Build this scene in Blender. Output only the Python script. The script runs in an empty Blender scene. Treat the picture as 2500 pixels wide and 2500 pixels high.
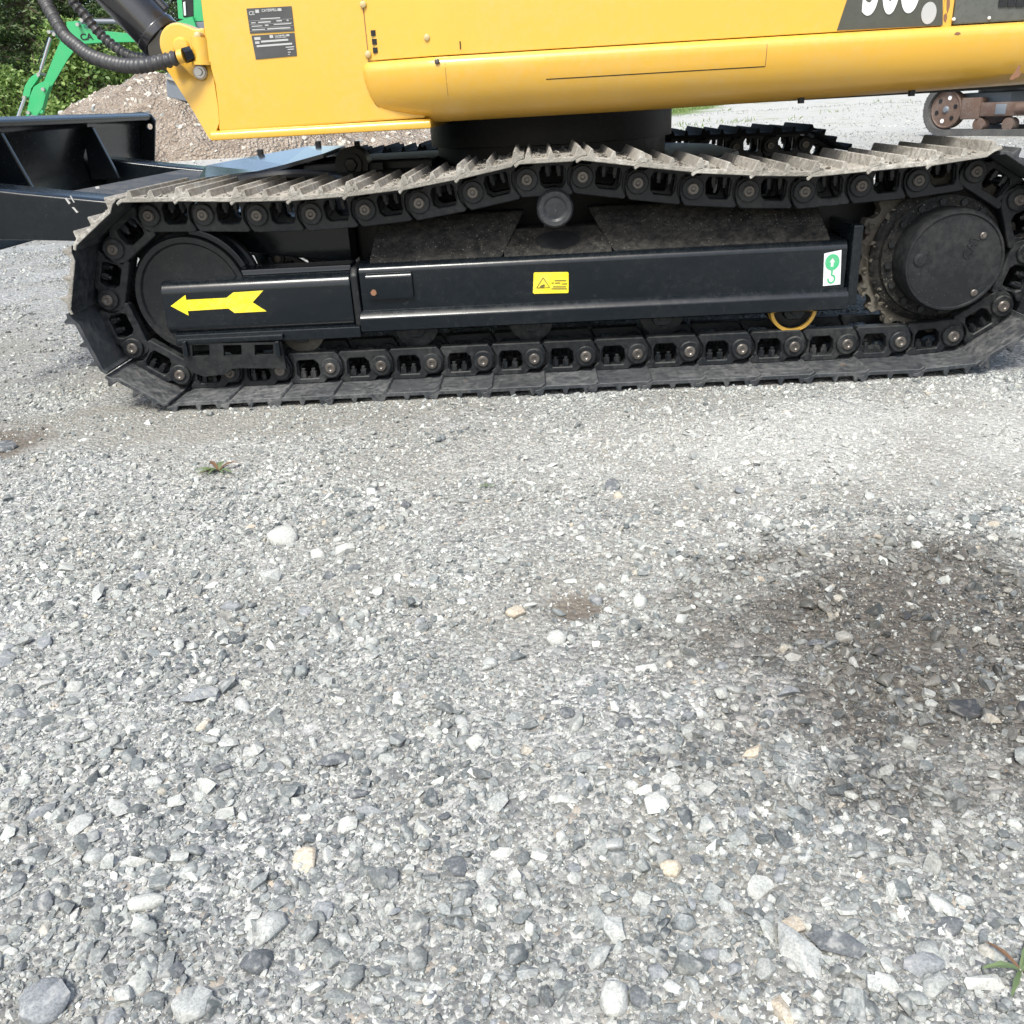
import bpy, bmesh, math, random
import numpy as np
from mathutils import Vector, Matrix

random.seed(7)
RNG = np.random.default_rng(11)
SC = bpy.context.scene
COL = SC.collection

# ------------------------------------------------------------------ camera
FPX = 2220.0                                    # focal length in pixels of the 2500 px photograph
CAM = Vector((0.93285, -2.34929, 0.70039))
PITCH, ROLL, YAW = 0.42258, 0.05751, -0.04469
_f0 = Vector((math.sin(YAW), math.cos(YAW), 0)); _r0 = Vector((math.cos(YAW), -math.sin(YAW), 0)); _u0 = Vector((0, 0, 1))
FWD = _f0 * math.cos(PITCH) - _u0 * math.sin(PITCH)
_u1 = _u0 * math.cos(PITCH) + _f0 * math.sin(PITCH)
RIGHT = _r0 * math.cos(ROLL) - _u1 * math.sin(ROLL)
UP = _u1 * math.cos(ROLL) + _r0 * math.sin(ROLL)
cam_d = bpy.data.cameras.new('camera'); cam = bpy.data.objects.new('camera', cam_d); COL.objects.link(cam)
cam_d.sensor_width = 36.0; cam_d.lens = 36.0 * FPX / 2500.0; cam_d.clip_start = 0.05; cam_d.clip_end = 2000
M = Matrix((RIGHT, UP, -FWD)).transposed().to_4x4(); M.translation = CAM
cam.matrix_world = M
SC.camera = cam

# ------------------------------------------------------------------ sky, sun, exposure
SUN_EL, SUN_AZ = math.radians(54), math.radians(198)    # azimuth: direction the sun stands in, from +Y clockwise
w = bpy.data.worlds.new('World'); SC.world = w; w.use_nodes = True
nt = w.node_tree; nt.nodes.clear()
sky = nt.nodes.new('ShaderNodeTexSky'); sky.sky_type = 'NISHITA'; sky.sun_disc = False
sky.sun_elevation = SUN_EL; sky.sun_rotation = SUN_AZ
sky.air_density = 1.2; sky.dust_density = 3.5; sky.ozone_density = 1.0
bg = nt.nodes.new('ShaderNodeBackground'); bg.inputs[1].default_value = 0.15
wo = nt.nodes.new('ShaderNodeOutputWorld')
nt.links.new(sky.outputs[0], bg.inputs[0]); nt.links.new(bg.outputs[0], wo.inputs[0])
sun_d = bpy.data.lights.new('sun', 'SUN'); sun_d.energy = 2.2; sun_d.angle = math.radians(14); sun_d.color = (.985, 1, .935)
sun = bpy.data.objects.new('sun', sun_d); COL.objects.link(sun)
sdir = Vector((math.sin(SUN_AZ) * math.cos(SUN_EL), math.cos(SUN_AZ) * math.cos(SUN_EL), math.sin(SUN_EL)))
sun.rotation_euler = sdir.to_track_quat('Z', 'Y').to_euler()
SC.view_settings.view_transform = 'Standard'; SC.view_settings.look = 'None'
SC.view_settings.exposure = 0.9; SC.view_settings.gamma = 1.0
SC.cycles.max_bounces = 5; SC.cycles.diffuse_bounces = 3; SC.cycles.glossy_bounces = 3; SC.cycles.transmission_bounces = 2


def at(px, py, Y):
    """world point on the upright plane y = Y that the photo shows at pixel (px, py) of 2500"""
    d = FWD + RIGHT * ((px - 1250) / FPX) - UP * ((py - 1250) / FPX)
    return CAM + d * ((Y - CAM.y) / d.y)


def on_ground(px, py, z=0.0):
    d = FWD + RIGHT * ((px - 1250) / FPX) - UP * ((py - 1250) / FPX)
    return CAM + d * ((z - CAM.z) / d.z)


# ------------------------------------------------------------------ materials
MATS = {}


def nodes(name):
    m = bpy.data.materials.new(name); m.use_nodes = True
    t = m.node_tree; b = t.nodes['Principled BSDF']
    MATS[name] = m
    return m, t, b


def N(t, kind, **kw):
    n = t.nodes.new(kind)
    for k, v in kw.items():
        setattr(n, k, v)
    return n


def ramp(t, fac, stops, interp='LINEAR'):
    r = N(t, 'ShaderNodeValToRGB'); r.color_ramp.interpolation = interp
    e = r.color_ramp.elements
    while len(e) < len(stops):
        e.new(0.5)
    for el, (p, c) in zip(e, stops):
        el.position = p
        el.color = (*c, 1) if not isinstance(c, (int, float)) else (c, c, c, 1)
    if fac is not None:
        t.links.new(fac, r.inputs[0])
    return r.outputs[0]


def noise(t, vec, scale, detail=4, rough=.55):
    n = N(t, 'ShaderNodeTexNoise'); n.inputs['Scale'].default_value = scale
    n.inputs['Detail'].default_value = detail; n.inputs['Roughness'].default_value = rough
    if vec is not None:
        t.links.new(vec, n.inputs['Vector'])
    return n.outputs[0]


def mixc(t, fac, a, b, mode='MIX'):
    n = N(t, 'ShaderNodeMix', data_type='RGBA', blend_type=mode)
    for s, v in ((0, fac), (6, a), (7, b)):
        if isinstance(v, (int, float)):
            n.inputs[s].default_value = v if s == 0 else (v, v, v, 1)
        elif isinstance(v, tuple):
            n.inputs[s].default_value = (*v, 1)
        else:
            t.links.new(v, n.inputs[s])
    return n.outputs[2]


def math_n(t, op, a, b=None, clamp=False):
    n = N(t, 'ShaderNodeMath', operation=op, use_clamp=clamp)
    for i, v in enumerate((a, b)):
        if v is None:
            continue
        if isinstance(v, (int, float)):
            n.inputs[i].default_value = v
        else:
            t.links.new(v, n.inputs[i])
    return n.outputs[0]


def bump(t, b, h, strength, dist):
    n = N(t, 'ShaderNodeBump'); n.inputs['Strength'].default_value = strength; n.inputs['Distance'].default_value = dist
    t.links.new(h, n.inputs['Height']); t.links.new(n.outputs[0], b.inputs['Normal'])
    return n


def geo_pos(t):
    return N(t, 'ShaderNodeNewGeometry').outputs['Position']


def paint(name, base, rough=.35, dust=(.35, .32, .28), dust_amt=.25, up_dust=0.0, speck=0.0, coat=.0, wear=None, bump_s=.0, bump_d=.002, spec=.5, speck_c=None, wob=0.0, var=0.0):
    """painted steel: slight tone drift, dust film, specks of mud, dust settling on what faces up"""
    m, t, b = nodes(name)
    p = geo_pos(t)
    n1 = noise(t, p, 5, 6)
    n2 = noise(t, p, 60, 4, .7)
    c = mixc(t, math_n(t, 'MULTIPLY', ramp(t, n1, [(.3, 0), (.8, 1)]), .18), base, tuple(x * .72 for x in base))
    fac = math_n(t, 'MULTIPLY', ramp(t, math_n(t, 'MULTIPLY', n1, n2), [(.2, 0), (.42, 1)]), dust_amt)
    if up_dust:
        g = N(t, 'ShaderNodeNewGeometry'); s = N(t, 'ShaderNodeSeparateXYZ'); t.links.new(g.outputs['Normal'], s.inputs[0])
        u = ramp(t, s.outputs[2], [(.25, 0), (.75, 1)])
        u = math_n(t, 'MULTIPLY', u, ramp(t, n2, [(.36, .15), (.62, 1)]))
        u = math_n(t, 'MULTIPLY', u, ramp(t, noise(t, p, 13, 4, .7), [(.36, .35), (.62, 1)]))
        fac = math_n(t, 'MAXIMUM', fac, math_n(t, 'MULTIPLY', u, up_dust))
    if speck:
        v = N(t, 'ShaderNodeTexVoronoi'); v.inputs['Scale'].default_value = 170; t.links.new(p, v.inputs['Vector'])
        gate = ramp(t, noise(t, p, 9, 3), [(.38, 0), (.58, 1)])
        big = N(t, 'ShaderNodeSeparateColor'); t.links.new(v.outputs['Color'], big.inputs[0])
        sp = math_n(t, 'MULTIPLY', math_n(t, 'LESS_THAN', v.outputs['Distance'], math_n(t, 'MULTIPLY', math_n(t, 'POWER', big.outputs[0], 2.5), .36)), gate)
        if speck_c is None:
            fac = math_n(t, 'MAXIMUM', fac, math_n(t, 'MULTIPLY', sp, speck))
    if var:
        rnd = N(t, 'ShaderNodeObjectInfo').outputs['Random']
        fac = math_n(t, 'MULTIPLY', fac, math_n(t, 'ADD', math_n(t, 'MULTIPLY', rnd, 2 * var), 1 - var), True)
    c = mixc(t, fac, c, dust)
    if var:
        c = mixc(t, 1.0, c, ramp(t, math_n(t, 'FRACT', math_n(t, 'MULTIPLY', rnd, 7.31)), [(0, 1 - var * .5), (1, 1.0)]), 'MULTIPLY')
    if speck_c is not None:
        c = mixc(t, math_n(t, 'MULTIPLY', sp, speck), c, speck_c)
    if wear:
        wf = ramp(t, noise(t, p, 34, 5, .65), [(.66, 0), (.72, 1)])
        c = mixc(t, math_n(t, 'MULTIPLY', wf, .8), c, wear)
    t.links.new(c, b.inputs['Base Color'])
    r = math_n(t, 'ADD', math_n(t, 'MULTIPLY', fac, .45), math_n(t, 'ADD', math_n(t, 'MULTIPLY', n2, .12), rough - .06), True)
    t.links.new(r, b.inputs['Roughness'])
    b.inputs['Coat Weight'].default_value = coat; b.inputs['Coat Roughness'].default_value = .12
    if bump_s:
        bump(t, b, n2, bump_s, bump_d)
    if wob:
        bump(t, b, noise(t, p, 22, 3, .5), wob, .01)
    b.inputs['Specular IOR Level'].default_value = spec
    return m


YEL = (.62, .352, .038)
paint('yellow_paint', YEL, .36, (.52, .38, .17), .25, speck=.15, coat=.6, wob=.035)
paint('black_paint', (.0035, .0062, .0092), .24, (.10, .10, .098), .06, up_dust=.10, speck=.05, coat=.25, spec=.3, wob=.05, wear=(.016, .017, .018))
paint('black_dusty', (.009, .0095, .010), .6, (.10, .092, .078), .45, up_dust=.6, speck=.75, bump_s=.9, bump_d=.006, spec=.2, speck_c=(.19, .18, .155))
paint('black_matt', (.0085, .0098, .0115), .42, (.085, .082, .075), .22, up_dust=.22, speck=.3, bump_s=.25, spec=.32)
paint('chain_black', (.0085, .0105, .013), .40, (.125, .125, .12), .3, up_dust=.5, speck=.25, wear=(.07, .052, .04), bump_s=.2, spec=.35, var=.6)
paint('shoe_rough', (.014, .015, .016), .8, (.05, .048, .045), .3, spec=.15)
paint('worn_black', (.022, .025, .029), .38, (.14, .135, .125), .3, speck=.4, wear=(.30, .29, .27))
paint('shoe_painted', (.030, .034, .039), .48, (.185, .185, .18), .55, up_dust=.62, speck=.3, wear=(.16, .10, .06), bump_s=.3, spec=.3, var=.5)
paint('shoe_dusty', (.25, .232, .20), .85, (.56, .535, .485), .95, up_dust=.45, speck=.5, wear=(.09, .078, .064), bump_s=1.0, bump_d=.006, var=.55)
paint('mud', (.085, .076, .062), .9, (.16, .148, .125), .7, speck=.5, bump_s=1.0, spec=.2)
paint('bare_steel', (.42, .41, .40), .35, (.4, .37, .33), .3)
paint('worn_pin', (.15, .135, .122), .34, (.2, .175, .15), .4, wear=(.17, .095, .06), var=.8)
paint('bolt_head', (.45, .345, .16), .45, (.5, .43, .3), .4)
bpy.data.materials['bare_steel'].node_tree.nodes['Principled BSDF'].inputs['Metallic'].default_value = .85
bpy.data.materials['worn_pin'].node_tree.nodes['Principled BSDF'].inputs['Metallic'].default_value = .6
paint('sticker_yellow', (.80, .64, .02), .4, (.40, .35, .18), .4, speck=.5)
paint('sticker_white', (.74, .75, .75), .35, dust_amt=.2, speck=.3)
paint('sticker_green', (.04, .42, .18), .4, dust_amt=.15)
paint('sticker_ink', (.10, .09, .03), .5, dust_amt=.0)
paint('decal_dark', (.052, .055, .046), .22, (.2, .2, .18), .08, coat=.3)
paint('grille_dark', (.075, .08, .072), .25, (.2, .2, .18), .2, coat=.2)
paint('plate_dark', (.05, .052, .052), .35, (.2, .2, .2), .1)
paint('plate_print', (.40, .40, .39), .4, dust_amt=.1)
paint('rubber', (.022, .022, .023), .6, (.15, .14, .13), .25)
paint('hose_wrap', (.035, .035, .037), .42, (.2, .19, .18), .25)
paint('green_paint', (.02, .33, .115), .4, (.4, .45, .35), .08, coat=.2)
paint('rust', (.115, .074, .058), .9, (.185, .158, .14), .95, bump_s=.4, spec=.2)
paint('arm_top', (.012, .0135, .0155), .5, (.16, .155, .145), .35, up_dust=.75, speck=.3)
paint('rust_spot', (.20, .10, .055), .85, (.25, .14, .09), .3)
paint('grey_rubber', (.07, .07, .07), .85, (.17, .165, .155), .6, bump_s=.4, spec=.2)
paint('blue_grey', (.13, .15, .175), .45, (.3, .3, .3), .2)
paint('cylinder_black', (.012, .012, .0135), .22, (.12, .12, .12), .05, coat=.5)
paint('guard_sky_tint', (.022, .028, .042), .16, (.12, .12, .12), .05, coat=.9)  # black paint; the blue in its base colour stands in for reflected sky
paint('chrome', (.55, .56, .58), .2, dust_amt=.05)
MATS['chrome'].node_tree.nodes['Principled BSDF'].inputs['Metallic'].default_value = 1


def leafmat(name, c1, c2, c3):
    m, t, b = nodes(name)
    o = N(t, 'ShaderNodeNewGeometry').outputs['Random Per Island']
    t.links.new(ramp(t, o, [(0, c1), (.5, c2), (1, c3)]), b.inputs['Base Color'])
    b.inputs['Roughness'].default_value = .55
    b.inputs['Transmission Weight'].default_value = 0
    sub = N(t, 'ShaderNodeBsdfTranslucent'); mx = N(t, 'ShaderNodeMixShader'); mx.inputs[0].default_value = .25
    t.links.new(ramp(t, o, [(0, c1), (.5, c2), (1, c3)]), sub.inputs[0])
    out = t.nodes['Material Output']
    t.links.new(b.outputs[0], mx.inputs[1]); t.links.new(sub.outputs[0], mx.inputs[2]); t.links.new(mx.outputs[0], out.inputs[0])


leafmat('needles', (.028, .062, .016), (.055, .11, .03), (.11, .17, .05))
leafmat('needles_warm', (.04, .075, .018), (.08, .13, .036), (.15, .19, .07))
leafmat('leaves_light', (.08, .15, .03), (.16, .26, .06), (.26, .35, .10))
leafmat('grass_blades', (.07, .13, .02), (.13, .21, .04), (.22, .26, .08))
leafmat('weed_leaf', (.09, .13, .05), (.13, .18, .08), (.18, .23, .12))
leafmat('dry_leaf', (.10, .05, .03), (.16, .09, .05), (.2, .12, .06))
paint('bark', (.09, .065, .045), .9, (.15, .12, .1), .3, bump_s=1)

# wet, darker gravel where something was spilt: an uneven blot fixed in the yard
WET = on_ground(2380, 1590)
DIRT = on_ground(1410, 1480); CLOD = on_ground(-15, 1095)


def blot_mask(t, p, c, rx, ry, amp=1.5, lo=.62, hi=1.15, scale=6):
    """uneven patch of ground about c, 1 inside and 0 outside"""
    mp = N(t, 'ShaderNodeVectorMath', operation='SUBTRACT'); mp.inputs[1].default_value = (c.x, c.y, 0)
    t.links.new(p, mp.inputs[0])
    sc_ = N(t, 'ShaderNodeVectorMath', operation='MULTIPLY'); sc_.inputs[1].default_value = (1 / rx, 1 / ry, 0)
    t.links.new(mp.outputs[0], sc_.inputs[0])
    ln = N(t, 'ShaderNodeVectorMath', operation='LENGTH'); t.links.new(sc_.outputs[0], ln.inputs[0])
    d = math_n(t, 'ADD', ln.outputs[1], math_n(t, 'MULTIPLY', math_n(t, 'SUBTRACT', noise(t, p, scale, 5, .72), .5), amp))
    return ramp(t, d, [(lo, 1), (hi, 0)])


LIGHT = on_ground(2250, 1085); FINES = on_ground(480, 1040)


def wet_mask(t, p):
    return blot_mask(t, p, WET, .52, .44, 1.5, .45, 1.15, 9)


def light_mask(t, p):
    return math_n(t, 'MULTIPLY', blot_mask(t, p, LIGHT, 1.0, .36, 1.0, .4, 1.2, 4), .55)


STONE_STOPS = [(0, (.68, .69, .635)), (.16, (.54, .55, .51)), (.31, (.375, .388, .365)), (.47, (.235, .255, .25)),
               (.64, (.125, .142, .145)), (.77, (.065, .077, .082)), (.85, (.42, .425, .39)), (.955, (.27, .285, .272)), (1, (.48, .415, .32))]
DARK_STOPS = [(0, (.54, .545, .50)), (.18, (.35, .362, .345)), (.36, (.20, .217, .217)), (.58, (.115, .130, .135)), (.8, (.062, .073, .079)), (1, (.40, .408, .38))]


def stone_mat(name, color=None, wet=True, stops=None):
    m, t, b = nodes(name)
    p = geo_pos(t)
    if color is None:
        oi = N(t, 'ShaderNodeObjectInfo')
        c = ramp(t, oi.outputs['Random'], stops or STONE_STOPS)
        dust = ramp(t, noise(t, p, 6, 3), [(.35, .0), (.65, .38)])
        c = mixc(t, dust, c, (.325, .335, .31))
        if wet:
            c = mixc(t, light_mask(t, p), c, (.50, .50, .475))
    else:
        c = mixc(t, 0.0, color, color)
    n2 = noise(t, p, 420, 2, .7); n1 = noise(t, p, 110, 2, .6)
    c = mixc(t, ramp(t, n2, [(.35, .85), (.62, 0)]), c, mixc(t, 1.0, c, (.55, .55, .55), 'MULTIPLY'))
    c = mixc(t, ramp(t, n1, [(.5, 0), (.72, .5)]), c, (.46, .45, .42))
    if wet:
        wm = wet_mask(t, p)
        rn = N(t, 'ShaderNodeObjectInfo').outputs['Random']
        wm = math_n(t, 'MULTIPLY', wm, ramp(t, math_n(t, 'FRACT', math_n(t, 'MULTIPLY', rn, 9.17)), [(.10, .25), (.3, 1)]))
        c = mixc(t, wm, c, mixc(t, 1.0, c, (.37, .345, .32), 'MULTIPLY'))
        t.links.new(math_n(t, 'SUBTRACT', .85, math_n(t, 'MULTIPLY', wm, .45)), b.inputs['Roughness'])
    else:
        b.inputs['Roughness'].default_value = .85
    t.links.new(c, b.inputs['Base Color'])
    return m


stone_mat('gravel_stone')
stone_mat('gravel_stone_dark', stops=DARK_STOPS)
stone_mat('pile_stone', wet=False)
STONE_COL = dict(white=(.47, .475, .44), pale=(.39, .40, .38), blue=(.23, .242, .25), dark=(.115, .124, .132), tan=(.50, .43, .33))
for k, v in STONE_COL.items():
    stone_mat('stone_' + k, v)


def ground_material():
    m, t, b = nodes('ground_gravel')
    p = geo_pos(t)
    v1 = N(t, 'ShaderNodeTexVoronoi'); v1.inputs['Scale'].default_value = 260; t.links.new(p, v1.inputs['Vector'])
    v2 = N(t, 'ShaderNodeTexVoronoi'); v2.inputs['Scale'].default_value = 105; t.links.new(p, v2.inputs['Vector'])
    v3 = N(t, 'ShaderNodeTexVoronoi'); v3.inputs['Scale'].default_value = 26; t.links.new(p, v3.inputs['Vector'])
    STOPS = [(0, .62), (.25, .40), (.5, .26), (.75, .16), (1, .5)]

    def cell(v):
        s = N(t, 'ShaderNodeSeparateColor'); t.links.new(v.outputs['Color'], s.inputs[0])
        return s.outputs
    c1 = ramp(t, cell(v1)[0], [(0, (.52, .52, .495)), (.3, (.35, .352, .338)), (.6, (.215, .22, .213)), (.85, (.13, .138, .138)), (1, (.42, .39, .34))])
    c2 = ramp(t, cell(v2)[0], [(0, (.58, .57, .535)), (.35, (.37, .37, .355)), (.65, (.215, .22, .22)), (.9, (.115, .122, .128)), (1, (.44, .38, .31))])
    c3 = ramp(t, cell(v3)[0], [(0, (.56, .55, .53)), (.4, (.36, .36, .355)), (.7, (.24, .245, .25)), (1, (.17, .18, .19))])
    pick = math_n(t, 'GREATER_THAN', cell(v2)[1], .62)
    c = mixc(t, pick, c1, c2)
    pick3 = math_n(t, 'MULTIPLY', math_n(t, 'GREATER_THAN', cell(v3)[1], .8), ramp(t, v3.outputs['Distance'], [(.28, 1), (.4, 0)]))
    c = mixc(t, pick3, c, c3)
    fine = ramp(t, noise(t, p, 2.3, 5, .6), [(.42, 0), (.66, 1)])         # fine brownish-grey sand lies in some places
    fine = math_n(t, 'MAXIMUM', fine, blot_mask(t, p, FINES, 1.0, .20, 1.0))
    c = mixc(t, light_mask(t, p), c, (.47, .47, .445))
    c = mixc(t, math_n(t, 'MULTIPLY', fine, .75), c, mixc(t, noise(t, p, 160, 2), (.155, .143, .115), (.275, .262, .225)))
    for q in (DIRT, CLOD):                                  # bare brown soil
        dv = N(t, 'ShaderNodeVectorMath', operation='DISTANCE'); t.links.new(p, dv.inputs[0]); dv.inputs[1].default_value = q
        rr = .06 if q is DIRT else .15
        k = ramp(t, math_n(t, 'ADD', dv.outputs[1], math_n(t, 'MULTIPLY', math_n(t, 'SUBTRACT', noise(t, p, 14, 3), .5), rr)), [(rr * .5, 1), (rr, 0)])
        c = mixc(t, k, c, mixc(t, noise(t, p, 90, 3), (.055, .043, .032), (.20, .165, .125)))
    c = mixc(t, ramp(t, noise(t, p, .55, 4), [(.5, 0), (.75, .3)]), c, (.40, .39, .365))
    c = mixc(t, ramp(t, noise(t, p, 700, 2), [(.4, .5), (.6, 0)]), c, mixc(t, 1.0, c, (.55, .55, .55), 'MULTIPLY'))
    wm = wet_mask(t, p)
    c = mixc(t, wm, c, mixc(t, 1.0, c, (.36, .325, .295), 'MULTIPLY'))
    # dusty haul road and grass further off
    s = N(t, 'ShaderNodeSeparateXYZ'); t.links.new(p, s.inputs[0])
    yy = math_n(t, 'ADD', s.outputs[1], math_n(t, 'MULTIPLY', noise(t, p, .35, 4), 9))
    c = mixc(t, ramp(t, math_n(t, 'DIVIDE', yy, 100), [(.10, 0), (.2, .85)]), c, mixc(t, noise(t, p, 3, 5, .7), (.34, .33, .30), (.52, .51, .475)))
    wds = math_n(t, 'MULTIPLY', ramp(t, noise(t, p, .8, 5, .7), [(.56, 0), (.66, 1)]), ramp(t, math_n(t, 'DIVIDE', s.outputs[1], 100), [(.14, 0), (.18, .7)]))
    c = mixc(t, wds, c, (.20, .23, .10))
    gx_ = math_n(t, 'MULTIPLY', math_n(t, 'MAXIMUM', math_n(t, 'SUBTRACT', s.outputs[0], 5), 0), 3.0)
    gm = ramp(t, math_n(t, 'DIVIDE', math_n(t, 'SUBTRACT', yy, gx_), 100), [(.315, 0), (.345, 1)])
    c = mixc(t, gm, c, mixc(t, noise(t, p, 2, 6, .8), (.05, .10, .02), (.22, .27, .08)))
    t.links.new(c, b.inputs['Base Color'])
    t.links.new(math_n(t, 'SUBTRACT', .92, math_n(t, 'MULTIPLY', wm, .25)), b.inputs['Roughness'])
    h = math_n(t, 'SUBTRACT', math_n(t, 'MULTIPLY', cell(v2)[1], .7), math_n(t, 'MULTIPLY', v2.outputs['Distance'], .9))
    bump(t, b, h, .9, .006)


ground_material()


# ------------------------------------------------------------------ mesh helpers
class MB:
    """collects shapes into one mesh"""
    def __init__(self):
        self.v = []; self.f = []; self.mi = []

    def add(self, v, f, mi=0):
        o = len(self.v)
        self.v += [tuple(x) for x in v]
        self.f += [tuple(i + o for i in q) for q in f]
        self.mi += [mi] * len(f)
        return self

    def box(self, a, b, mi=0):
        (x0, y0, z0), (x1, y1, z1) = a, b
        v = [(x0, y0, z0), (x1, y0, z0), (x1, y1, z0), (x0, y1, z0), (x0, y0, z1), (x1, y0, z1), (x1, y1, z1), (x0, y1, z1)]
        return self.add(v, [(0, 3, 2, 1), (4, 5, 6, 7), (0, 1, 5, 4), (1, 2, 6, 5), (2, 3, 7, 6), (3, 0, 4, 7)], mi)

    def loft(self, rings, closed=True, cap=True, mi=0):
        n = len(rings[0]); v = [p for r in rings for p in r]; f = []
        for i in range(len(rings) - 1):
            for j in range(n if closed else n - 1):
                k = (j + 1) % n
                f.append((i * n + j, i * n + k, (i + 1) * n + k, (i + 1) * n + j))
        if cap and closed:
            f.append(tuple(range(n - 1, -1, -1))); f.append(tuple((len(rings) - 1) * n + j for j in range(n)))
        return self.add(v, f, mi)

    def prism(self, poly, y0, y1, mi=0):
        """polygon of (x, z) between two y"""
        return self.loft([[(x, y0, z) for x, z in poly], [(x, y1, z) for x, z in poly]], mi=mi)

    def prism_x(self, poly, x0, x1, mi=0):
        """polygon of (y, z) between two x"""
        return self.loft([[(x0, y, z) for y, z in poly], [(x1, y, z) for y, z in poly]], mi=mi)

    def prism_z(self, poly, z0, z1, mi=0):
        return self.loft([[(x, y, z0) for x, y in poly], [(x, y, z1) for x, y in poly]], mi=mi)

    def cyl(self, a, b, r, n=24, r2=None, mi=0):
        a, b = Vector(a), Vector(b); d = (b - a).normalized()
        u = d.orthogonal().normalized(); w_ = d.cross(u)
        r2 = r if r2 is None else r2
        ring = lambda c, q: [c + (u * math.cos(2 * math.pi * i / n) + w_ * math.sin(2 * math.pi * i / n)) * q for i in range(n)]
        return self.loft([ring(a, r), ring(b, r2)], mi=mi)

    def lathe_y(self, cx, cz, prof, n=40, mi=0):
        """profile of (radius, y) spun about the y axis through (cx, cz)"""
        rings = [[(cx + r * math.cos(2 * math.pi * i / n), y, cz + r * math.sin(2 * math.pi * i / n)) for i in range(n)] for r, y in prof]
        return self.loft(rings, mi=mi)

    def tube(self, pts, r, n=10, mi=0, rfun=None):
        pts = [Vector(p) for p in pts]; rings = []
        u = None
        for i, p in enumerate(pts):
            d = (pts[min(i + 1, len(pts) - 1)] - pts[max(i - 1, 0)]).normalized()
            u = d.orthogonal().normalized() if u is None else (u - d * u.dot(d)).normalized()
            w_ = d.cross(u); q = rfun(i) if rfun else r
            rings.append([p + (u * math.cos(2 * math.pi * k / n) + w_ * math.sin(2 * math.pi * k / n)) * q for k in range(n)])
        return self.loft(rings, mi=mi)

    def mesh(self, name, mats, smooth=False, bevel=0, seg=2, angle=35):
        me = bpy.data.meshes.new(name)
        me.from_pydata(self.v, [], self.f)
        bm = bmesh.new(); bm.from_mesh(me)
        for fc, i in zip(bm.faces, self.mi):
            fc.material_index = i
        bmesh.ops.recalc_face_normals(bm, faces=bm.faces)
        if bevel:
            ed = [e for e in bm.edges if len(e.link_faces) == 2 and e.calc_face_angle(0) > math.radians(angle)]
            bmesh.ops.bevel(bm, geom=ed, offset=bevel, segments=seg, profile=.5, affect='EDGES', clamp_overlap=True)
        bm.to_mesh(me); bm.free()
        for m in (mats if isinstance(mats, (list, tuple)) else [mats]):
            me.materials.append(MATS[m] if isinstance(m, str) else m)
        if smooth or bevel:
            me.polygons.foreach_set('use_smooth', [True] * len(me.polygons))
            me.set_sharp_from_angle(angle=math.radians(32))
        return me


def link(o, parent=None):
    COL.objects.link(o)
    if parent is not None:
        o.parent = parent
        o.matrix_parent_inverse = parent.matrix_basis.inverted()
    return o


def part(name, mb, mats, parent=None, **kw):
    me = mb if isinstance(mb, bpy.types.Mesh) else mb.mesh(name, mats, **kw)
    o = link(bpy.data.objects.new(name, me), parent)
    if kw.get('bevel'):
        wn = o.modifiers.new('even shading', 'WEIGHTED_NORMAL'); wn.keep_sharp = True
    return o


def local_part(name, me, parent):
    """a sub-part that lives in its parent's own frame"""
    o = bpy.data.objects.new(name, me); COL.objects.link(o); o.parent = parent
    return o


def tag(o, label, cat=None, group=None, kind=None):
    o['label'] = label
    if cat: o['category'] = cat
    if group: o['group'] = group
    if kind: o['kind'] = kind
    return o


def root(name, loc, label, cat, group=None):
    e = bpy.data.objects.new(name, None); COL.objects.link(e); e.location = loc; e.empty_display_size = .1
    bpy.context.view_layer.update()
    return tag(e, label, cat, group)


def plate(outer, holes, y0, y1, mats, name='plate', bevel=0.0):
    """flat plate of (x, z) outline with holes, between two y"""
    bm = bmesh.new()
    edges = []
    for lp in [outer] + holes:
        vs = [bm.verts.new((x, y0, z)) for x, z in lp]
        for i in range(len(vs)):
            edges.append(bm.edges.new((vs[i], vs[(i + 1) % len(vs)])))
    r = bmesh.ops.triangle_fill(bm, use_beauty=True, use_dissolve=True, edges=edges)
    fs = [g for g in r['geom'] if isinstance(g, bmesh.types.BMFace)]
    ext = bmesh.ops.extrude_face_region(bm, geom=fs)
    vs = [g for g in ext['geom'] if isinstance(g, bmesh.types.BMVert)]
    bmesh.ops.translate(bm, verts=vs, vec=(0, y1 - y0, 0))
    bmesh.ops.recalc_face_normals(bm, faces=bm.faces)
    if bevel:
        ed = [e for e in bm.edges if len(e.link_faces) == 2 and e.calc_face_angle(0) > math.radians(60)]
        bmesh.ops.bevel(bm, geom=ed, offset=bevel, segments=1, affect='EDGES', clamp_overlap=True)
    me = bpy.data.meshes.new(name); bm.to_mesh(me); bm.free()
    for m in (mats if isinstance(mats, (list, tuple)) else [mats]):
        me.materials.append(MATS[m])
    return me


def px_poly(pts, Y):
    return [(p.x, p.z) for p in (at(a, b, Y) for a, b in pts)]


def arc(cx, cz, r, a0, a1, n):
    return [(cx + r * math.cos(math.radians(a0 + (a1 - a0) * i / n)), cz + r * math.sin(math.radians(a0 + (a1 - a0) * i / n))) for i in range(n + 1)]


def smooth_path(pts, sub=10):
    P = [Vector(p) for p in pts]; P = [P[0] * 2 - P[1]] + P + [P[-1] * 2 - P[-2]]; out = []
    for i in range(1, len(P) - 2):
        for k in range(sub):
            u = k / sub; a, b, c, d = P[i - 1:i + 3]
            out.append(.5 * ((2 * b) + (c - a) * u + (2 * a - 5 * b + 4 * c - d) * u * u + (3 * b - a - 3 * c + d) * u ** 3))
    return out + [P[-2]]


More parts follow.
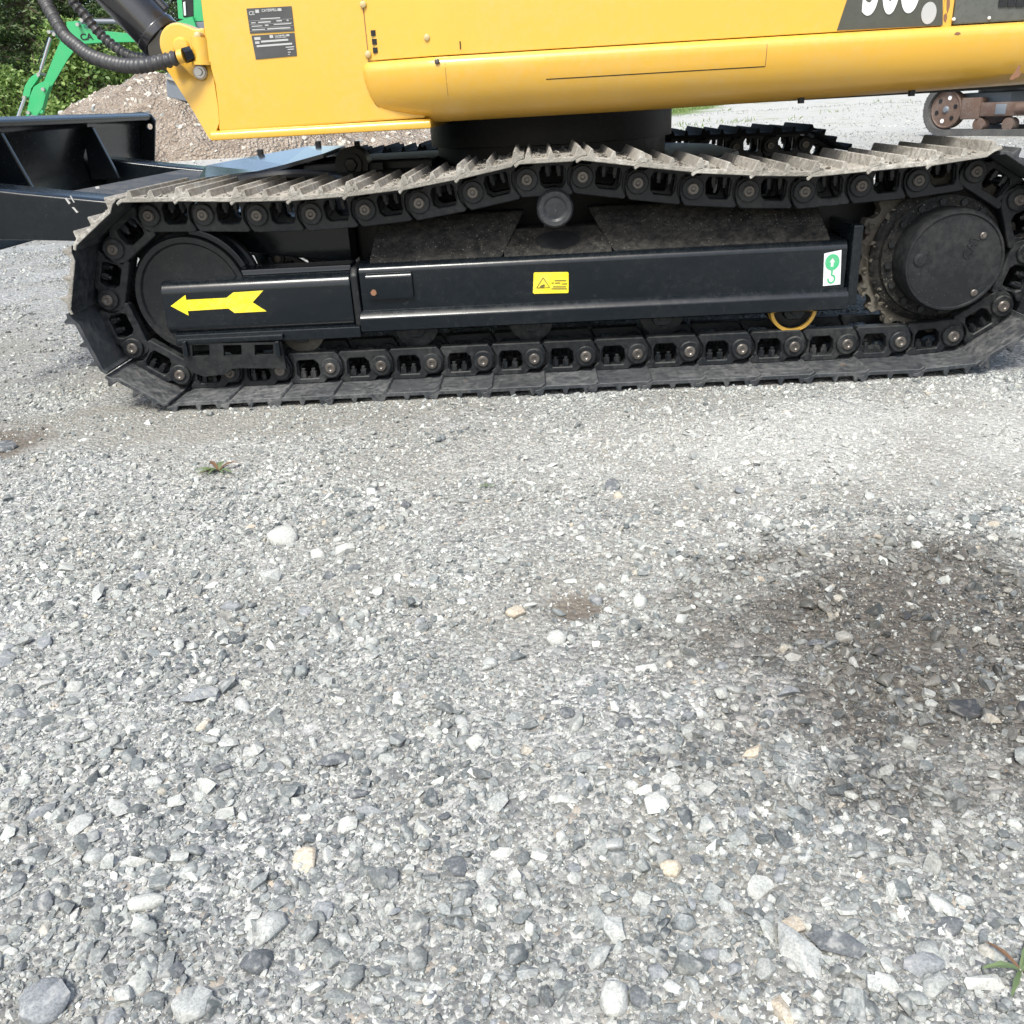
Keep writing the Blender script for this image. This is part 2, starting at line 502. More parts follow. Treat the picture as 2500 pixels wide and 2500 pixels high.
def text_mesh(s, size, mat, extrude=.001, offset=0.0, sx=1.0):
    """lettering as a mesh that faces -y, origin at its lower left"""
    c = bpy.data.curves.new('lettering', 'FONT'); c.body = s; c.size = size; c.extrude = extrude; c.offset = offset
    o = bpy.data.objects.new('lettering', c); COL.objects.link(o)
    me = bpy.data.meshes.new_from_object(o.evaluated_get(bpy.context.evaluated_depsgraph_get()))
    bpy.data.objects.remove(o); bpy.data.curves.remove(c)
    me.transform(Matrix.Rotation(math.pi / 2, 4, 'X') @ Matrix.Diagonal((sx, 1, 1, 1)))
    me.materials.clear(); me.materials.append(MATS[mat])
    return me


def grid_noise(x, y, s, seed):
    """smooth value noise in numpy, -1..1"""
    x = np.asarray(x) / s; y = np.asarray(y) / s
    xi, yi = np.floor(x).astype(np.int64), np.floor(y).astype(np.int64); fx, fy = x - xi, y - yi
    fx = fx * fx * (3 - 2 * fx); fy = fy * fy * (3 - 2 * fy)

    def h(a, b):
        k = (a * 374761393 + b * 668265263 + seed * 974711) & 0xffffffff
        k = ((k ^ (k >> 13)) * 1274126177) & 0xffffffff
        return ((k ^ (k >> 16)) & 0xffff) / 32767.5 - 1
    return (h(xi, yi) * (1 - fx) + h(xi + 1, yi) * fx) * (1 - fy) + (h(xi, yi + 1) * (1 - fx) + h(xi + 1, yi + 1) * fx) * fy


def ground_z(x, y):
    x = np.asarray(x, float); y = np.asarray(y, float)
    z = .011 * grid_noise(x, y, .55, 1) + .007 * grid_noise(x, y, .17, 2) + .004 * grid_noise(x, y, .055, 3) + .002 * grid_noise(x, y, .027, 4)
    near = np.exp(-((np.clip(np.abs(x - 1) - 1.1, 0, None)) ** 2 * 4 + (np.clip(np.abs(y - .83) - .95, 0, None)) ** 2 * 9))
    # shallow hollow where the brown soil shows
    for hx, hy, r, d in ((DIRT.x, DIRT.y, .05, .010), (CLOD.x + .02, CLOD.y, .10, .02)):
        z = z - d * np.exp(-((x - hx) ** 2 + ((y - hy)) ** 2) / r ** 2)
    far = np.clip((y - 8) / 20, 0, 1)
    return z * (1 - .6 * near) + .003 + .017 * near + far * .12 * grid_noise(x, y, 6, 5)


DIRT = on_ground(1410, 1480); CLOD = on_ground(-15, 1095)

# ------------------------------------------------------------------ ground
def axis(lo, hi, dense, step, grow=1.22):
    a = list(np.arange(dense[0], dense[1], step)); s = step
    while a[-1] < hi:
        s *= grow; a.append(a[-1] + s)
    s = step
    while a[0] > lo:
        s *= grow; a.insert(0, a[0] - s)
    return np.array(a)


gx, gy = axis(-500, 500, (-.9, 3.0), .016), axis(-60, 700, (-2.3, .1), .016)
X, Y = np.meshgrid(gx, gy); Z = ground_z(X, Y)
nx, ny = len(gx), len(gy)
gv = np.stack([X.ravel(), Y.ravel(), Z.ravel()], 1)
ii = np.arange((ny - 1) * (nx - 1)); r_, c_ = ii // (nx - 1), ii % (nx - 1)
gf = np.stack([r_ * nx + c_, r_ * nx + c_ + 1, (r_ + 1) * nx + c_ + 1, (r_ + 1) * nx + c_], 1)
gm = bpy.data.meshes.new('ground'); gm.from_pydata(gv.tolist(), [], gf.tolist()); gm.materials.append(MATS['ground_gravel'])
gm.polygons.foreach_set('use_smooth', [True] * len(gm.polygons))
ground = link(bpy.data.objects.new('ground', gm)); tag(ground, 'grey crushed stone yard with a dark wet patch on the right', kind='structure')


def stone_mesh(seed, mat, n=15, flat=(1, .8, .6), rounded=False, size=1.0):
    rg = random.Random(seed); bm = bmesh.new()
    for i in range(n):
        v = Vector((rg.gauss(0, 1), rg.gauss(0, 1), rg.gauss(0, 1))).normalized() * rg.uniform(.78, 1.05)
        bm.verts.new((v.x * flat[0] * .5, v.y * flat[1] * .5, v.z * flat[2] * .5))
    r = bmesh.ops.convex_hull(bm, input=bm.verts)
    bmesh.ops.delete(bm, geom=[g for g in r['geom_interior'] if isinstance(g, bmesh.types.BMVert)], context='VERTS')
    if rounded:
        bmesh.ops.bevel(bm, geom=list(bm.edges), offset=.045, segments=1, affect='EDGES', clamp_overlap=True)
    bmesh.ops.scale(bm, vec=(size,) * 3, verts=bm.verts)
    me = bpy.data.meshes.new('stone'); bm.to_mesh(me); bm.free(); me.materials.append(MATS[mat])
    if rounded:
        me.polygons.foreach_set('use_smooth', [True] * len(me.polygons)); me.set_sharp_from_angle(angle=math.radians(40))
    return me


def stone_collection(name, mat, n):
    c = bpy.data.collections.new(name)
    for i in range(n):
        fl = [(1, .82, .62), (1, .62, .42), (1, .9, .75), (1, .7, .3), (1, .55, .5)][i % 5]
        c.objects.link(bpy.data.objects.new('stone_form', stone_mesh(100 + i, mat, 12 + i % 5 * 2, fl, i % 3 == 1)))
    return c


def scatter(name, pts, size, coll, tilt=.5, parent=None):
    """points that each carry one instanced stone"""
    n = len(pts)
    me = bpy.data.meshes.new(name); me.vertices.add(n); me.vertices.foreach_set('co', np.asarray(pts, np.float32).ravel())
    a = me.attributes.new('size', 'FLOAT', 'POINT'); a.data.foreach_set('value', np.asarray(size, np.float32))
    a = me.attributes.new('turn', 'FLOAT_VECTOR', 'POINT')
    e = np.stack([RNG.normal(0, tilt, n), RNG.normal(0, tilt, n), RNG.uniform(0, 6.283, n)], 1).astype(np.float32)
    a.data.foreach_set('vector', e.ravel())
    o = bpy.data.objects.new(name, me); link(o, parent)
    g = bpy.data.node_groups.new(name + '_nodes', 'GeometryNodeTree')
    g.interface.new_socket('Geometry', in_out='INPUT', socket_type='NodeSocketGeometry')
    g.interface.new_socket('Geometry', in_out='OUTPUT', socket_type='NodeSocketGeometry')
    i_, o_ = g.nodes.new('NodeGroupInput'), g.nodes.new('NodeGroupOutput')
    ip = g.nodes.new('GeometryNodeInstanceOnPoints'); ci = g.nodes.new('GeometryNodeCollectionInfo')
    ci.inputs['Collection'].default_value = coll; ci.inputs['Separate Children'].default_value = True; ci.inputs['Reset Children'].default_value = True
    ip.inputs['Pick Instance'].default_value = True
    rv = g.nodes.new('FunctionNodeRandomValue'); rv.data_type = 'INT'
    rv.inputs[4].default_value = 0; rv.inputs[5].default_value = len(coll.objects) - 1
    s_ = g.nodes.new('GeometryNodeInputNamedAttribute'); s_.data_type = 'FLOAT'; s_.inputs[0].default_value = 'size'
    t_ = g.nodes.new('GeometryNodeInputNamedAttribute'); t_.data_type = 'FLOAT_VECTOR'; t_.inputs[0].default_value = 'turn'
    er = g.nodes.new('FunctionNodeEulerToRotation')
    L = g.links.new
    L(i_.outputs[0], ip.inputs['Points']); L(ci.outputs[0], ip.inputs['Instance']); L(rv.outputs[2], ip.inputs['Instance Index'])
    L(t_.outputs[0], er.inputs[0]); L(er.outputs[0], ip.inputs['Rotation']); L(s_.outputs[0], ip.inputs['Scale'])
    L(ip.outputs[0], o_.inputs[0])
    md = o.modifiers.new('scatter', 'NODES'); md.node_group = g
    return o


def in_view(x, y, margin):
    """keep what lies in a generous wedge in front of the camera"""
    d = y - CAM.y
    return (d > .2) & (np.abs(x - CAM.x - d * math.tan(YAW)) < d * .62 + margin)


STONES = stone_collection('gravel forms', 'gravel_stone', 20)
def under_shoe(x, y):
    return (x > -.3) & (x < 2.3) & (((y > -.116) & (y < .30)) | ((y > 1.4) & (y < 1.85)))


def bed(x0, x1, y0, y1, dens, lo, hi, margin, clump=.35, power=2.2):
    n = int((x1 - x0) * (y1 - y0) * dens)
    x, y = RNG.uniform(x0, x1, n), RNG.uniform(y0, y1, n)
    keep = in_view(x, y, margin) & ~under_shoe(x, y)
    if clump:
        cl = .5 + .9 * (grid_noise(x, y, .42, 21) * .6 + grid_noise(x, y, .13, 22) * .5)
        keep &= RNG.uniform(0, 1, n) < (1 - clump) + clump * np.clip(cl * 1.4, 0, 1.2)
    for hx, hy, r in ((DIRT.x, DIRT.y, .034), (CLOD.x + .08, CLOD.y - .01, .09)):
        keep &= ~(((x - hx) ** 2 + (y - hy) ** 2 < r * r) & (RNG.uniform(0, 1, n) < .85))
    fe = ((x - FINES.x) / 1.0) ** 2 + ((y - FINES.y) / .18) ** 2 + .5 * grid_noise(x, y, .2, 61)
    keep &= ~((fe < 1) & (RNG.uniform(0, 1, n) < .6))
    x, y = x[keep], y[keep]
    s = lo + (hi - lo) * RNG.power(1, len(x)) ** power
    z = ground_z(x, y) + s * RNG.normal(.0, .09, len(x))
    return np.stack([x, y, z], 1), s


layers = [
    bed(-.6, 2.4, -2.1, -.95, 52000, .0025, .006, .25, .3),
    bed(-.6, 2.4, -2.1, -.95, 17000, .005, .013, .25, .75, 1.8),
    bed(-.6, 2.4, -2.1, -.95, 2300, .012, .030, .3, .85),
    bed(-.2, 2.1, -2.1, -1.42, 520, .015, .034, .3, .85, 1.9),
    bed(1.05, 1.95, -1.55, -.85, 900, .012, .030, .3, .6, 1.8),
    bed(-1.2, 3.0, -.95, .15, 30000, .0035, .008, .3, .4),
    bed(-1.2, 3.0, -.95, .15, 9000, .007, .017, .3, .85, 1.8),
    bed(-1.2, 3.0, -.95, .15, 900, .014, .030, .3, .95),
    bed(-.35, 2.35, -.165, -.105, 9000, .005, .015, .3, .3),
    bed(-2.5, 4.5, .15, 3.5, 2200, .008, .02, .4, .4),
    bed(-9, 14, 3.5, 14, 200, .015, .035, 1.0, .4),
    bed(-20, 26, 14, 32, 20, .03, .06, 1.0, .5),
]
gp = np.concatenate([l[0] for l in layers]); gs = np.concatenate([l[1] for l in layers])
# darker, slightly larger stones, more frequent towards the near side of the yard
dk = RNG.uniform(0, 1, len(gs)) < np.clip((-1.15 - gp[:, 1]) / .55 + .35 * grid_noise(gp[:, 0], gp[:, 1], .3, 51), 0, .68)
gs = np.where(dk, gs * 1.15, gs)
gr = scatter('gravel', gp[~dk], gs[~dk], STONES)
tag(gr, 'loose grey and white gravel covering the whole yard', 'gravel', kind='stuff')
STONES_D = stone_collection('dark gravel forms', 'gravel_stone_dark', 12)
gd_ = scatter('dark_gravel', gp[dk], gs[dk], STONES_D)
tag(gd_, 'darker blue-grey gravel mixed in on the near side of the yard', 'gravel', kind='stuff')

# single stones that stand out of the gravel
stone_meshes = {}


def single_stone(x, y, size, kind, form, rot, label, group=None, lift=.10, flat=None):
    key = (kind, form)
    if key not in stone_meshes:
        fl = flat or [(1, .82, .6), (1, .62, .42), (1, .88, .7), (1, .7, .38), (1, .58, .5), (1, .75, .55)][form % 6]
        stone_meshes[key] = stone_mesh(500 + form * 7 + len(kind), 'stone_' + kind, 15 + form % 4 * 3, fl, form % 2 == 0)
    o = bpy.data.objects.new('stone', stone_meshes[key]); COL.objects.link(o)
    o.location = (x, y, float(ground_z(x, y)) + size * lift); o.scale = (size,) * 3; o.rotation_euler = rot
    return tag(o, label, 'stone', group)


named = [  # px, py, size in photo px, colour, form, yaw, label
    (1602, 1989, 92, 'white', 3, 1.2, 'bright white three-cornered stone in the gravel, lower right of the centre'),
    (1359, 1563, 62, 'white', 2, .4, 'white block-shaped stone just below the bare soil spot'),
    (842, 1346, 62, 'white', 5, .2, 'rounded white stone on the right of the pair below the white cluster'),
    (1945, 2350, 150, 'pale', 1, 1.75, 'large wedge-shaped pale grey stone standing out near the lower edge'),
    (1933, 2278, 70, 'tan', 0, .3, 'cream block-shaped stone right behind the large wedge-shaped one'),
    (1500, 2455, 105, 'white', 2, 1.4, 'whitish pitted stone at the lower edge, left of the large wedge-shaped one'),
    (355, 2195, 95, 'white', 4, .2, 'chalky white crumbling lump among dark stones, lower left'),
    (110, 2455, 130, 'blue', 0, .1, 'big blue-grey stone in the lower left corner'),
    (470, 2455, 110, 'pale', 0, .5, 'big pale grey stone at the lower edge, second from the left corner'),
    (1260, 1503, 60, 'tan', 0, .6, 'round tan stone left of the bare soil spot'),
    (695, 1320, 92, 'white', 2, .3, 'pair-sized chunky white stone, highest of the white cluster on the left'),
    (778, 1358, 55, 'white', 0, .1, 'rounded white stone on the left of the pair below the white cluster'),
    (660, 1415, 68, 'pale', 5, .05, 'flat pale stone with a dark shadow gap, lowest of the white cluster on the left'),
    (1640, 2130, 62, 'tan', 2, .4, 'peach-coloured stone in the lower right gravel'),
    (2060, 1585, 55, 'white', 0, .2, 'cream stone lying in the dark wet patch'),
    (2355, 1755, 95, 'dark', 3, .2, 'large dark slate stone at the right end of the wet patch'),
    (810, 1855, 85, 'dark', 1, .1, 'dark boat-shaped stone half sunk left of the centre'),
    (1833, 1845, 62, 'tan', 5, .5, 'cream angular stone at the lower left rim of the wet patch'),
    (915, 1190, 42, 'white', 4, 1.4, 'small upright white stone in front of the tracks'),
    (2400, 2415, 85, 'white', 1, .2, 'white stone beside the green weed in the lower right corner'),
    (1200, 1620, 50, 'pale', 2, .3, 'egg-shaped pale stone lower left of the white block-shaped one'),
    (1580, 1645, 60, 'white', 1, .1, 'flat whitish stone at the left rim of the wet patch'),
    (2035, 2330, 130, 'dark', 1, -.7, 'long dark grey slab right beside the large wedge-shaped stone'),
    (2250, 2385, 105, 'blue', 4, .1, 'blue-grey slab between the wedge-shaped stone and the weed'),
    (1560, 2460, 70, 'dark', 5, -.5, 'dark chip touching the whitish pitted stone'),
    (630, 2345, 80, 'dark', 2, .1, 'dark grey stone above the big pale one at the lower edge'),
    (15, 1100, 60, 'dark', 0, 0, 'black clod in the brown soil at the left edge'),
    (490, 1795 - 85, 90, 'blue', 1, .1, 'long flat blue-grey stone on the left of the middle'),
]
taken = []
for i, (a, b, s, k, fm, yaw, lab) in enumerate(named):
    if not s:
        continue
    p = on_ground(a, b); dist = (p - CAM).length
    sz = s * dist / FPX
    single_stone(p.x, p.y, sz, k, fm, (.12 * math.sin(i * 3), .12 * math.cos(i * 5), yaw), lab, flat=None)
    taken.append((p.x, p.y, sz))
gcol = {'white': 'off-white', 'pale': 'pale grey', 'blue': 'blue-grey', 'dark': 'dark slate-grey', 'tan': 'cream-brown'}


def zone(a, b, s):
    col_ = 'left edge' if a < 420 else 'left half' if a < 1250 else 'right half' if a < 2080 else 'right edge'
    row = 'close in front of the tracks' if b < 1400 else 'half way to the tracks' if b < 1850 else 'in the near gravel' if b < 2200 else 'along the lower edge'
    return ('larger' if s > .024 else 'small'), row + ', ' + ('at the ' if 'edge' in col_ else 'in the ') + col_


k = 0
while k < 270:
    a, b = random.uniform(-40, 2540), 1180 + 1340 * random.random() ** .75
    p = on_ground(a, b); dist = (p - CAM).length
    s = random.choice((26, 30, 36, 42, 48, 58, 68, 84)) * (.55 + .6 * (b - 1000) / 1500) * dist / FPX
    if any((p.x - q[0]) ** 2 + (p.y - q[1]) ** 2 < (.5 * (s + q[2])) ** 2 for q in taken):
        continue
    kind = random.choices(('white', 'pale', 'blue', 'dark', 'tan'), (17, 34, 28, 18, 3) if b < 1850 else (11, 26, 36, 24, 3))[0]
    sz_, where = zone(a, b, s)
    single_stone(p.x, p.y, s, kind, random.randrange(6), (random.gauss(0, .25), random.gauss(0, .25), random.uniform(0, 6.28)),
                 f'{sz_} {gcol[kind]} stone {where}', gcol[kind] + ' stones in the yard', lift=random.uniform(-.04, .10))
    taken.append((p.x, p.y, s)); k += 1

# ------------------------------------------------------------------ the yellow excavator
EX = root('excavator', (.95, .83, 0), 'yellow tracked excavator with black undercarriage and a dozer blade', 'excavator')

# ---- tracks: one shoe per pin pitch, each with its links, pin and bolts
top_z = [.4912, .4867, .4786, .4752, .4787, .4876, .5054, .5278, .5276, .5068, .4868, .4745, .4667, .4729, .4782]
pins = [(-.0309, .4912)]
for a, b in zip(top_z, top_z[1:]):
    pins.append((pins[-1][0] + math.sqrt(.135 ** 2 - (b - a) ** 2), b))
pins += [(1.9854, .4918), (2.0986, .4215), (2.143, .293), (2.102, .1648), (1.9884, .0934)]
pins += [(1.855 - .135 * i, .085) for i in range(15)]
pins += [(-.1466, .162), (-.1832, .2908), (-.1397, .4154)]
SHOE_Y0, SHOE_Y1 = -.12, .28


def shoe_mesh(edge_mat, out_mat):
    g = .017
    prof = [(-.024, .0345), (-.014, .042), (.108, .042), (.126, .0515), (.141, .0535), (.141, .060), (.131, .0625),
            (.1255, .052 + g + .006), (.1205, .052 + g + .006), (.111, .0525), (.066, .0525), (.061, .052 + g), (.056, .052 + g), (.050, .0525),
            (.0145, .0525), (.0095, .052 + g), (.0045, .052 + g), (-.002, .0525), (-.016, .050), (-.028, .041)]
    mb = MB(); mb.prism(prof, SHOE_Y0, SHOE_Y1)
    me = mb.mesh('track_shoe', ['shoe_painted', edge_mat, out_mat], bevel=.0014, seg=1)
    for p in me.polygons:                       # painted inside, caked with dirt on the side that meets the ground
        z = p.center.z
        p.material_index = 2 if (z > .0515 and p.normal.z > -.4) else 1 if abs(p.normal.y) > .5 else 0
    return me


def link_mesh():
    outer = [(-.030, .004), (-.026, .020), (-.012, .030), (.014, .031), (.024, .042), (.116, .042), (.114, .030), (.103, .021), (.0985, .006),
             (.0995, -.012), (.112, -.034), (.108, -.041), (-.014, -.041), (-.023, -.030), (-.029, -.014)]
    hole = [(.037, .028), (.087, .028), (.0935, .018), (.0925, -.009), (.086, -.0215), (.044, -.0215), (.034, -.012), (.031, .014)]
    a = plate(outer, [hole], 0, .03, 'chain_black', 'track_link', .0022)
    mb = MB(); mb.box((.09, .012, -.024), (.135, .028, .024)); mb.cyl((.135, .012, 0), (.135, .028, 0), .026, 20)
    mb.lathe_y(0, 0, [(.018, -.0095), (.0245, -.0095), (.0265, -.0075), (.0268, .034)], 24)
    b = mb.mesh('lug', 'chain_black')
    bm = bmesh.new(); bm.from_mesh(a); bm.from_mesh(b); bm.to_mesh(a); bm.free()
    return a


SHOE_P, SHOE_D, SHOE_F = shoe_mesh('shoe_painted', 'shoe_painted'), shoe_mesh('shoe_dusty', 'shoe_dusty'), shoe_mesh('shoe_rough', 'shoe_rough')
LINK = link_mesh()
mb = MB(); mb.lathe_y(0, 0, [(.004, -.0135), (.0065, -.0155), (.012, -.0155), (.0145, -.013), (.015, .172), (.010, .174)], 20); PIN = mb.mesh('pin', 'worn_pin', smooth=True)
mb = MB(); mb.cyl((0, 0, .012), (0, 0, .030), .0085, 6); mb.cyl((0, 0, .004), (0, 0, .014), .0052, 8); mb.cyl((0, 0, .028), (0, 0, .042), .0105, 6)
BOLT = mb.mesh('bolt', 'chain_black')


far_pins = [(-.0309 + .13442 * i, .4915 + .012 * math.sin(math.pi * i / 15)) for i in range(15)] + pins[15:]


def track(yoff, pins):
    for i, (x, z) in enumerate(pins):
        x2, z2 = pins[(i + 1) % len(pins)]
        t = Vector((x2 - x, 0, z2 - z)).normalized(); n = t.cross(Vector((0, 1, 0)))
        mtx = Matrix(((t.x, 0, n.x, x), (0, 1, 0, yoff), (t.z, 0, n.z, z), (0, 0, 0, 1)))
        upper = (i < 15 or i >= 36) and not yoff
        sh = bpy.data.objects.new('track_shoe', SHOE_F if yoff else SHOE_D if upper else SHOE_P); COL.objects.link(sh)
        sh.parent = EX; sh.matrix_parent_inverse = EX.matrix_basis.inverted(); sh.matrix_basis = mtx
        for y in (0, .134):
            l = local_part('track_link', LINK, sh); l.location = (0, y, 0)
        local_part('pin', PIN, sh)
        for tx in (.052, .079):
            for y in (.015,) if yoff else (.015, .149):
                bo = local_part('bolt', BOLT, sh); bo.location = (tx, y, 0)


track(0, pins); track(1.50, far_pins)

# ---- near and far track frames
def undercarriage_side(yo, near):
    Yn = lambda y: y + yo
    def P(name, mb, mats, parent=EX, **kw):
        mb.v = [(x, y + yo, z) for x, y, z in mb.v]
        return part(name, mb, mats, parent, **kw)
    # main box beam, ledge and skirt
    beam = MB(); beam.prism_x([(-.02, .224), (-.02, .327), (-.0185, .335), (-.0135, .342), (-.004, .3475), (.16, .352), (.16, .186), (-.02, .186)], .476, 1.695)
    fr = P('track_frame', beam, 'black_paint', bevel=.003)
    mb = MB(); mb.prism_x([(-.0205, .234), (-.027, .229), (-.036, .219), (-.038, .214), (-.037, .184), (-.026, .179), (-.019, .181), (-.019, .234)], .470, 1.702)
    P('frame_ledge', mb, 'black_paint', fr, bevel=.003)
    # raised decks that slope up to the chain on both sides of the carrier roller
    for xa, xb, xc, xd, zt in ((.50, .84, .52, .90, .445), (1.12, 1.66, 1.06, 1.64, .445)):
        mb = MB()
        mb.loft([[(xa, .002, .347), (xb, .002, .347), (xb, .16, .347), (xa, .16, .347)], [(xc, .12, zt), (xd, .12, zt), (xd, .16, zt), (xc, .16, zt)]])
        P('frame_deck', mb, 'black_dusty', fr, bevel=.006)
    mb = MB(); mb.prism_x([(.0, .347), (.088, .402), (.16, .402), (.16, .35)], .845, 1.115); st_ = P('roller_seat', mb, 'black_dusty', fr)
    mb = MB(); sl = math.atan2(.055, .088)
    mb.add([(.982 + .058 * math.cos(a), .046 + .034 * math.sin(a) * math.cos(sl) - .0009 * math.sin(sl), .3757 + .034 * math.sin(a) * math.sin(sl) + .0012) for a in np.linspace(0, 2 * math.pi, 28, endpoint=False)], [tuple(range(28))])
    P('dark_ellipse', mb, 'shoe_rough', st_)  # flat dark ellipse lying on the sloped seat
    mb = MB(); mb.box((1.700, -.034, .19), (1.724, .16, .385)); P('frame_end_plate', mb, 'black_paint', fr, bevel=.004)
    mb = MB(); mb.prism_x([(-.032, .262), (-.032, .318), (-.026, .326), (-.019, .326), (-.019, .262)], .492, .612); P('cover_block', mb, 'black_paint', fr, bevel=.004)
    if near:
        for bx in (.512,):
            mb = MB(); mb.cyl((bx, -.0375, .281), (bx, -.030, .281), .008, 6); P('bolt', mb, 'rust_spot', fr)
    # front idler yoke, narrower than the beam, and its collar
    mb = MB(); mb.prism_x([(-.012, .2005), (-.018, .206), (-.020, .216), (-.020, .297), (-.0182, .310), (-.013, .320), (-.003, .3275), (.02, .331), (.02, .345), (.10, .345), (.10, .20), (-.01, .195)], -.038, .452)
    yk = P('idler_yoke', mb, 'black_paint', bevel=.005)
    mb = MB(); mb.prism_x([(-.028, .20), (-.031, .325), (-.014, .343), (.10, .343), (.10, .195), (-.02, .19)], .455, .474); P('collar', mb, 'black_matt', yk, bevel=.006)
    mb = MB(); mb.prism_x([(-.03, .168), (-.03, .196), (.05, .205), (.05, .168)], -.02, .466); P('lower_rail', mb, 'black_paint', yk, bevel=.003)
    mb = MB(); mb.box((-.02, .021, .346), (.145, .07, .358)); P('top_bar', mb, 'black_paint', yk, bevel=.003)
    # shiny fender strip curving down over the idler
    ring = lambda r0, r1, a0, a1: arc(.03, .288, r1, a0, a1, 14) + arc(.03, .288, r0, a1, a0, 14)
    mb = MB(); mb.prism(ring(.153, .168, 82, 24), .012, .055); P('fender_strip', mb, 'black_paint', yk, bevel=.003)
    # idler wheel
    mb = MB(); mb.lathe_y(.03, .288, [(.05, .015), (.128, .018), (.133, .012), (.146, .012), (.150, .03), (.158, .036), (.160, .06), (.147, .066), (.147, .096), (.160, .102), (.158, .13), (.05, .15)], 56)
    P('idler_wheel', mb, 'black_matt', smooth=True)
    # sprocket with teeth, drive housing and cover
    teeth = []
    for k_ in range(21):
        a = 2 * math.pi * k_ / 21
        for da, r in ((-.5, .183), (-.28, .186), (-.14, .203), (.14, .203), (.28, .186)):
            b = a + da * 2 * math.pi / 21
            teeth.append((1.94 + r * math.cos(b), .292 + r * math.sin(b)))
    mb = MB(); mb.prism(teeth, .058, .098); sp = P('sprocket', mb, 'mud', bevel=.003)
    mb = MB(); mb.lathe_y(1.94, .292, [(.05, .060), (.165, .057), (.168, .045), (.160, .036), (.150, .030), (.147, .018), (.118, .016), (.05, .016)], 56); P('drive_housing', mb, 'black_dusty', smooth=True)
    for k_ in range(16):
        a = 2 * math.pi * (k_ + .3) / 16
        mb = MB(); cx, cz = 1.94 + .1335 * math.cos(a), .292 + .1335 * math.sin(a); mb.cyl((cx, .008, cz), (cx, .017, cz), .0085, 6)
        if near: P('bolt', mb, 'black_matt', sp)
    mb = MB(); mb.lathe_y(1.94, .292, [(.10, .015), (.122, .014), (.1225, -.052), (.119, -.062), (.1165, -.066), (.1125, -.066), (.110, -.062), (.02, -.0622)], 72)
    mc = P('motor_cover', mb, 'black_matt', smooth=True)
    if near:
        for dx, dz, r, mt in ((-.083, .008, .0155, 'black_matt'), (.060, .058, .0085, 'worn_pin'), (.058, -.078, .0085, 'worn_pin')):
            mb = MB(); mb.lathe_y(1.94 + dx, .292 + dz, [(r, -.061), (r, -.0655), (r * .72, -.067), (r * .3, -.067)], 20); P('plug', mb, mt, mc, smooth=True)
            mb = MB(); mb.cyl((1.94 + dx, -.066, .292 + dz), (1.94 + dx, -.0685, .292 + dz), r * .45, 6); P('plug', mb, mt, mc)
        me = text_mesh('CAT', .030, 'black_matt', .0012, .0004); o = part('lettering', me, None, mc)
        o.matrix_basis = Matrix.Translation((1.976, -.0632 + yo, .2935)) @ Matrix.Rotation(math.radians(-72), 4, 'Y')
        me = text_mesh('CAT', .0, 'black_matt') if False else None
    mb = MB(); mb.box((1.64, .165, .20), (1.90, .23, .44)); P('gap_backing', mb, 'black_matt', sp)  # added dark box, hides the bright ground showing through behind the sprocket
    # carrier roller on its stub
    mb = MB(); mb.lathe_y(.976, .4595, [(.006, -.0285), (.024, -.027), (.030, -.031), (.040, -.031), (.0445, -.026), (.0445, .02), (.038, .03), (.038, .13), (.0445, .14), (.0445, .17), (.01, .17)], 40)
    cr = P('carrier_roller', mb, 'worn_black', smooth=True)
    mb = MB(); mb.prism([(.945, .39), (1.007, .39), (.996, .45), (.956, .45)], .10, .15); P('roller_bracket', mb, 'black_dusty', cr)
    # bottom rollers between frame and chain
    for k_, rx in enumerate((.300, .603, .905, 1.245, 1.58)):
        mb = MB(); mb.lathe_y(rx, .180, [(.012, .004), (.026, .006), (.030, .012), (.030, .022), (.046, .024), (.058, .028), (.058, .040), (.046, .046), (.046, .115), (.058, .12), (.058, .136), (.03, .14)], 32)
        ro = P('bottom_roller', mb, 'chain_black' if k_ else 'mud', smooth=True)
        mb = MB(); mb.prism([(rx - .028, .20), (rx - .026, .168), (rx - .016, .155), (rx + .016, .155), (rx + .026, .168), (rx + .028, .20)], -.004, .008); P('roller_bracket', mb, 'black_paint', ro, bevel=.003)
        mb = MB(); mb.lathe_y(rx, .178, [(.004, -.010), (.011, -.009), (.013, -.003)], 12); P('bolt', mb, 'black_matt', ro, smooth=True)
        if k_ == 4:
            for y in (.006, .034):
                cir = lambda r: [(rx + r * math.cos(q * math.pi / 20), .180 + r * math.sin(q * math.pi / 20)) for q in range(40)]
                rg = part('roller_flange', plate(cir(.0595), [cir(.051)], y + yo, y + yo + .009, 'yellow_paint', 'roller_flange'), None, ro); rg['label'] = 'yellow painted rim of the rearmost bottom roller'
    return fr, yk


fr, yk = undercarriage_side(0, True)
undercarriage_side(1.50, False)

# track guide with three windows, bolted below the yoke
YG = -.04
out = px_poly([(443, 838), (686, 836), (699, 900), (588, 899), (566, 901), (548, 914), (500, 920), (470, 910), (450, 884)], YG)
win = [px_poly(q, YG) for q in ([(469, 843), (511, 842), (512, 869), (470, 870)], [(545, 843), (589, 842), (590, 868), (546, 869)], [(621, 842), (667, 841), (668, 866), (622, 867)])]
tg = part('track_guide', plate(out, win, YG, YG + .012, 'black_matt', 'track_guide', .0015), None, EX)
a, b = at(432, 830, YG), at(690, 840, YG)
mb = MB(); mb.box((a.x, YG - .004, a.z - .012), (b.x + .004, YG + .03, a.z + .002)); part('guide_flange', mb, 'black_paint', tg, bevel=.003)
for q in ((455, 848), (680, 848)):
    p = at(*q, YG); mb = MB(); mb.box((p.x - .006, YG - .012, p.z - .022), (p.x + .006, YG - .001, p.z + .018)); part('gusset', mb, 'black_paint', tg, bevel=.003)

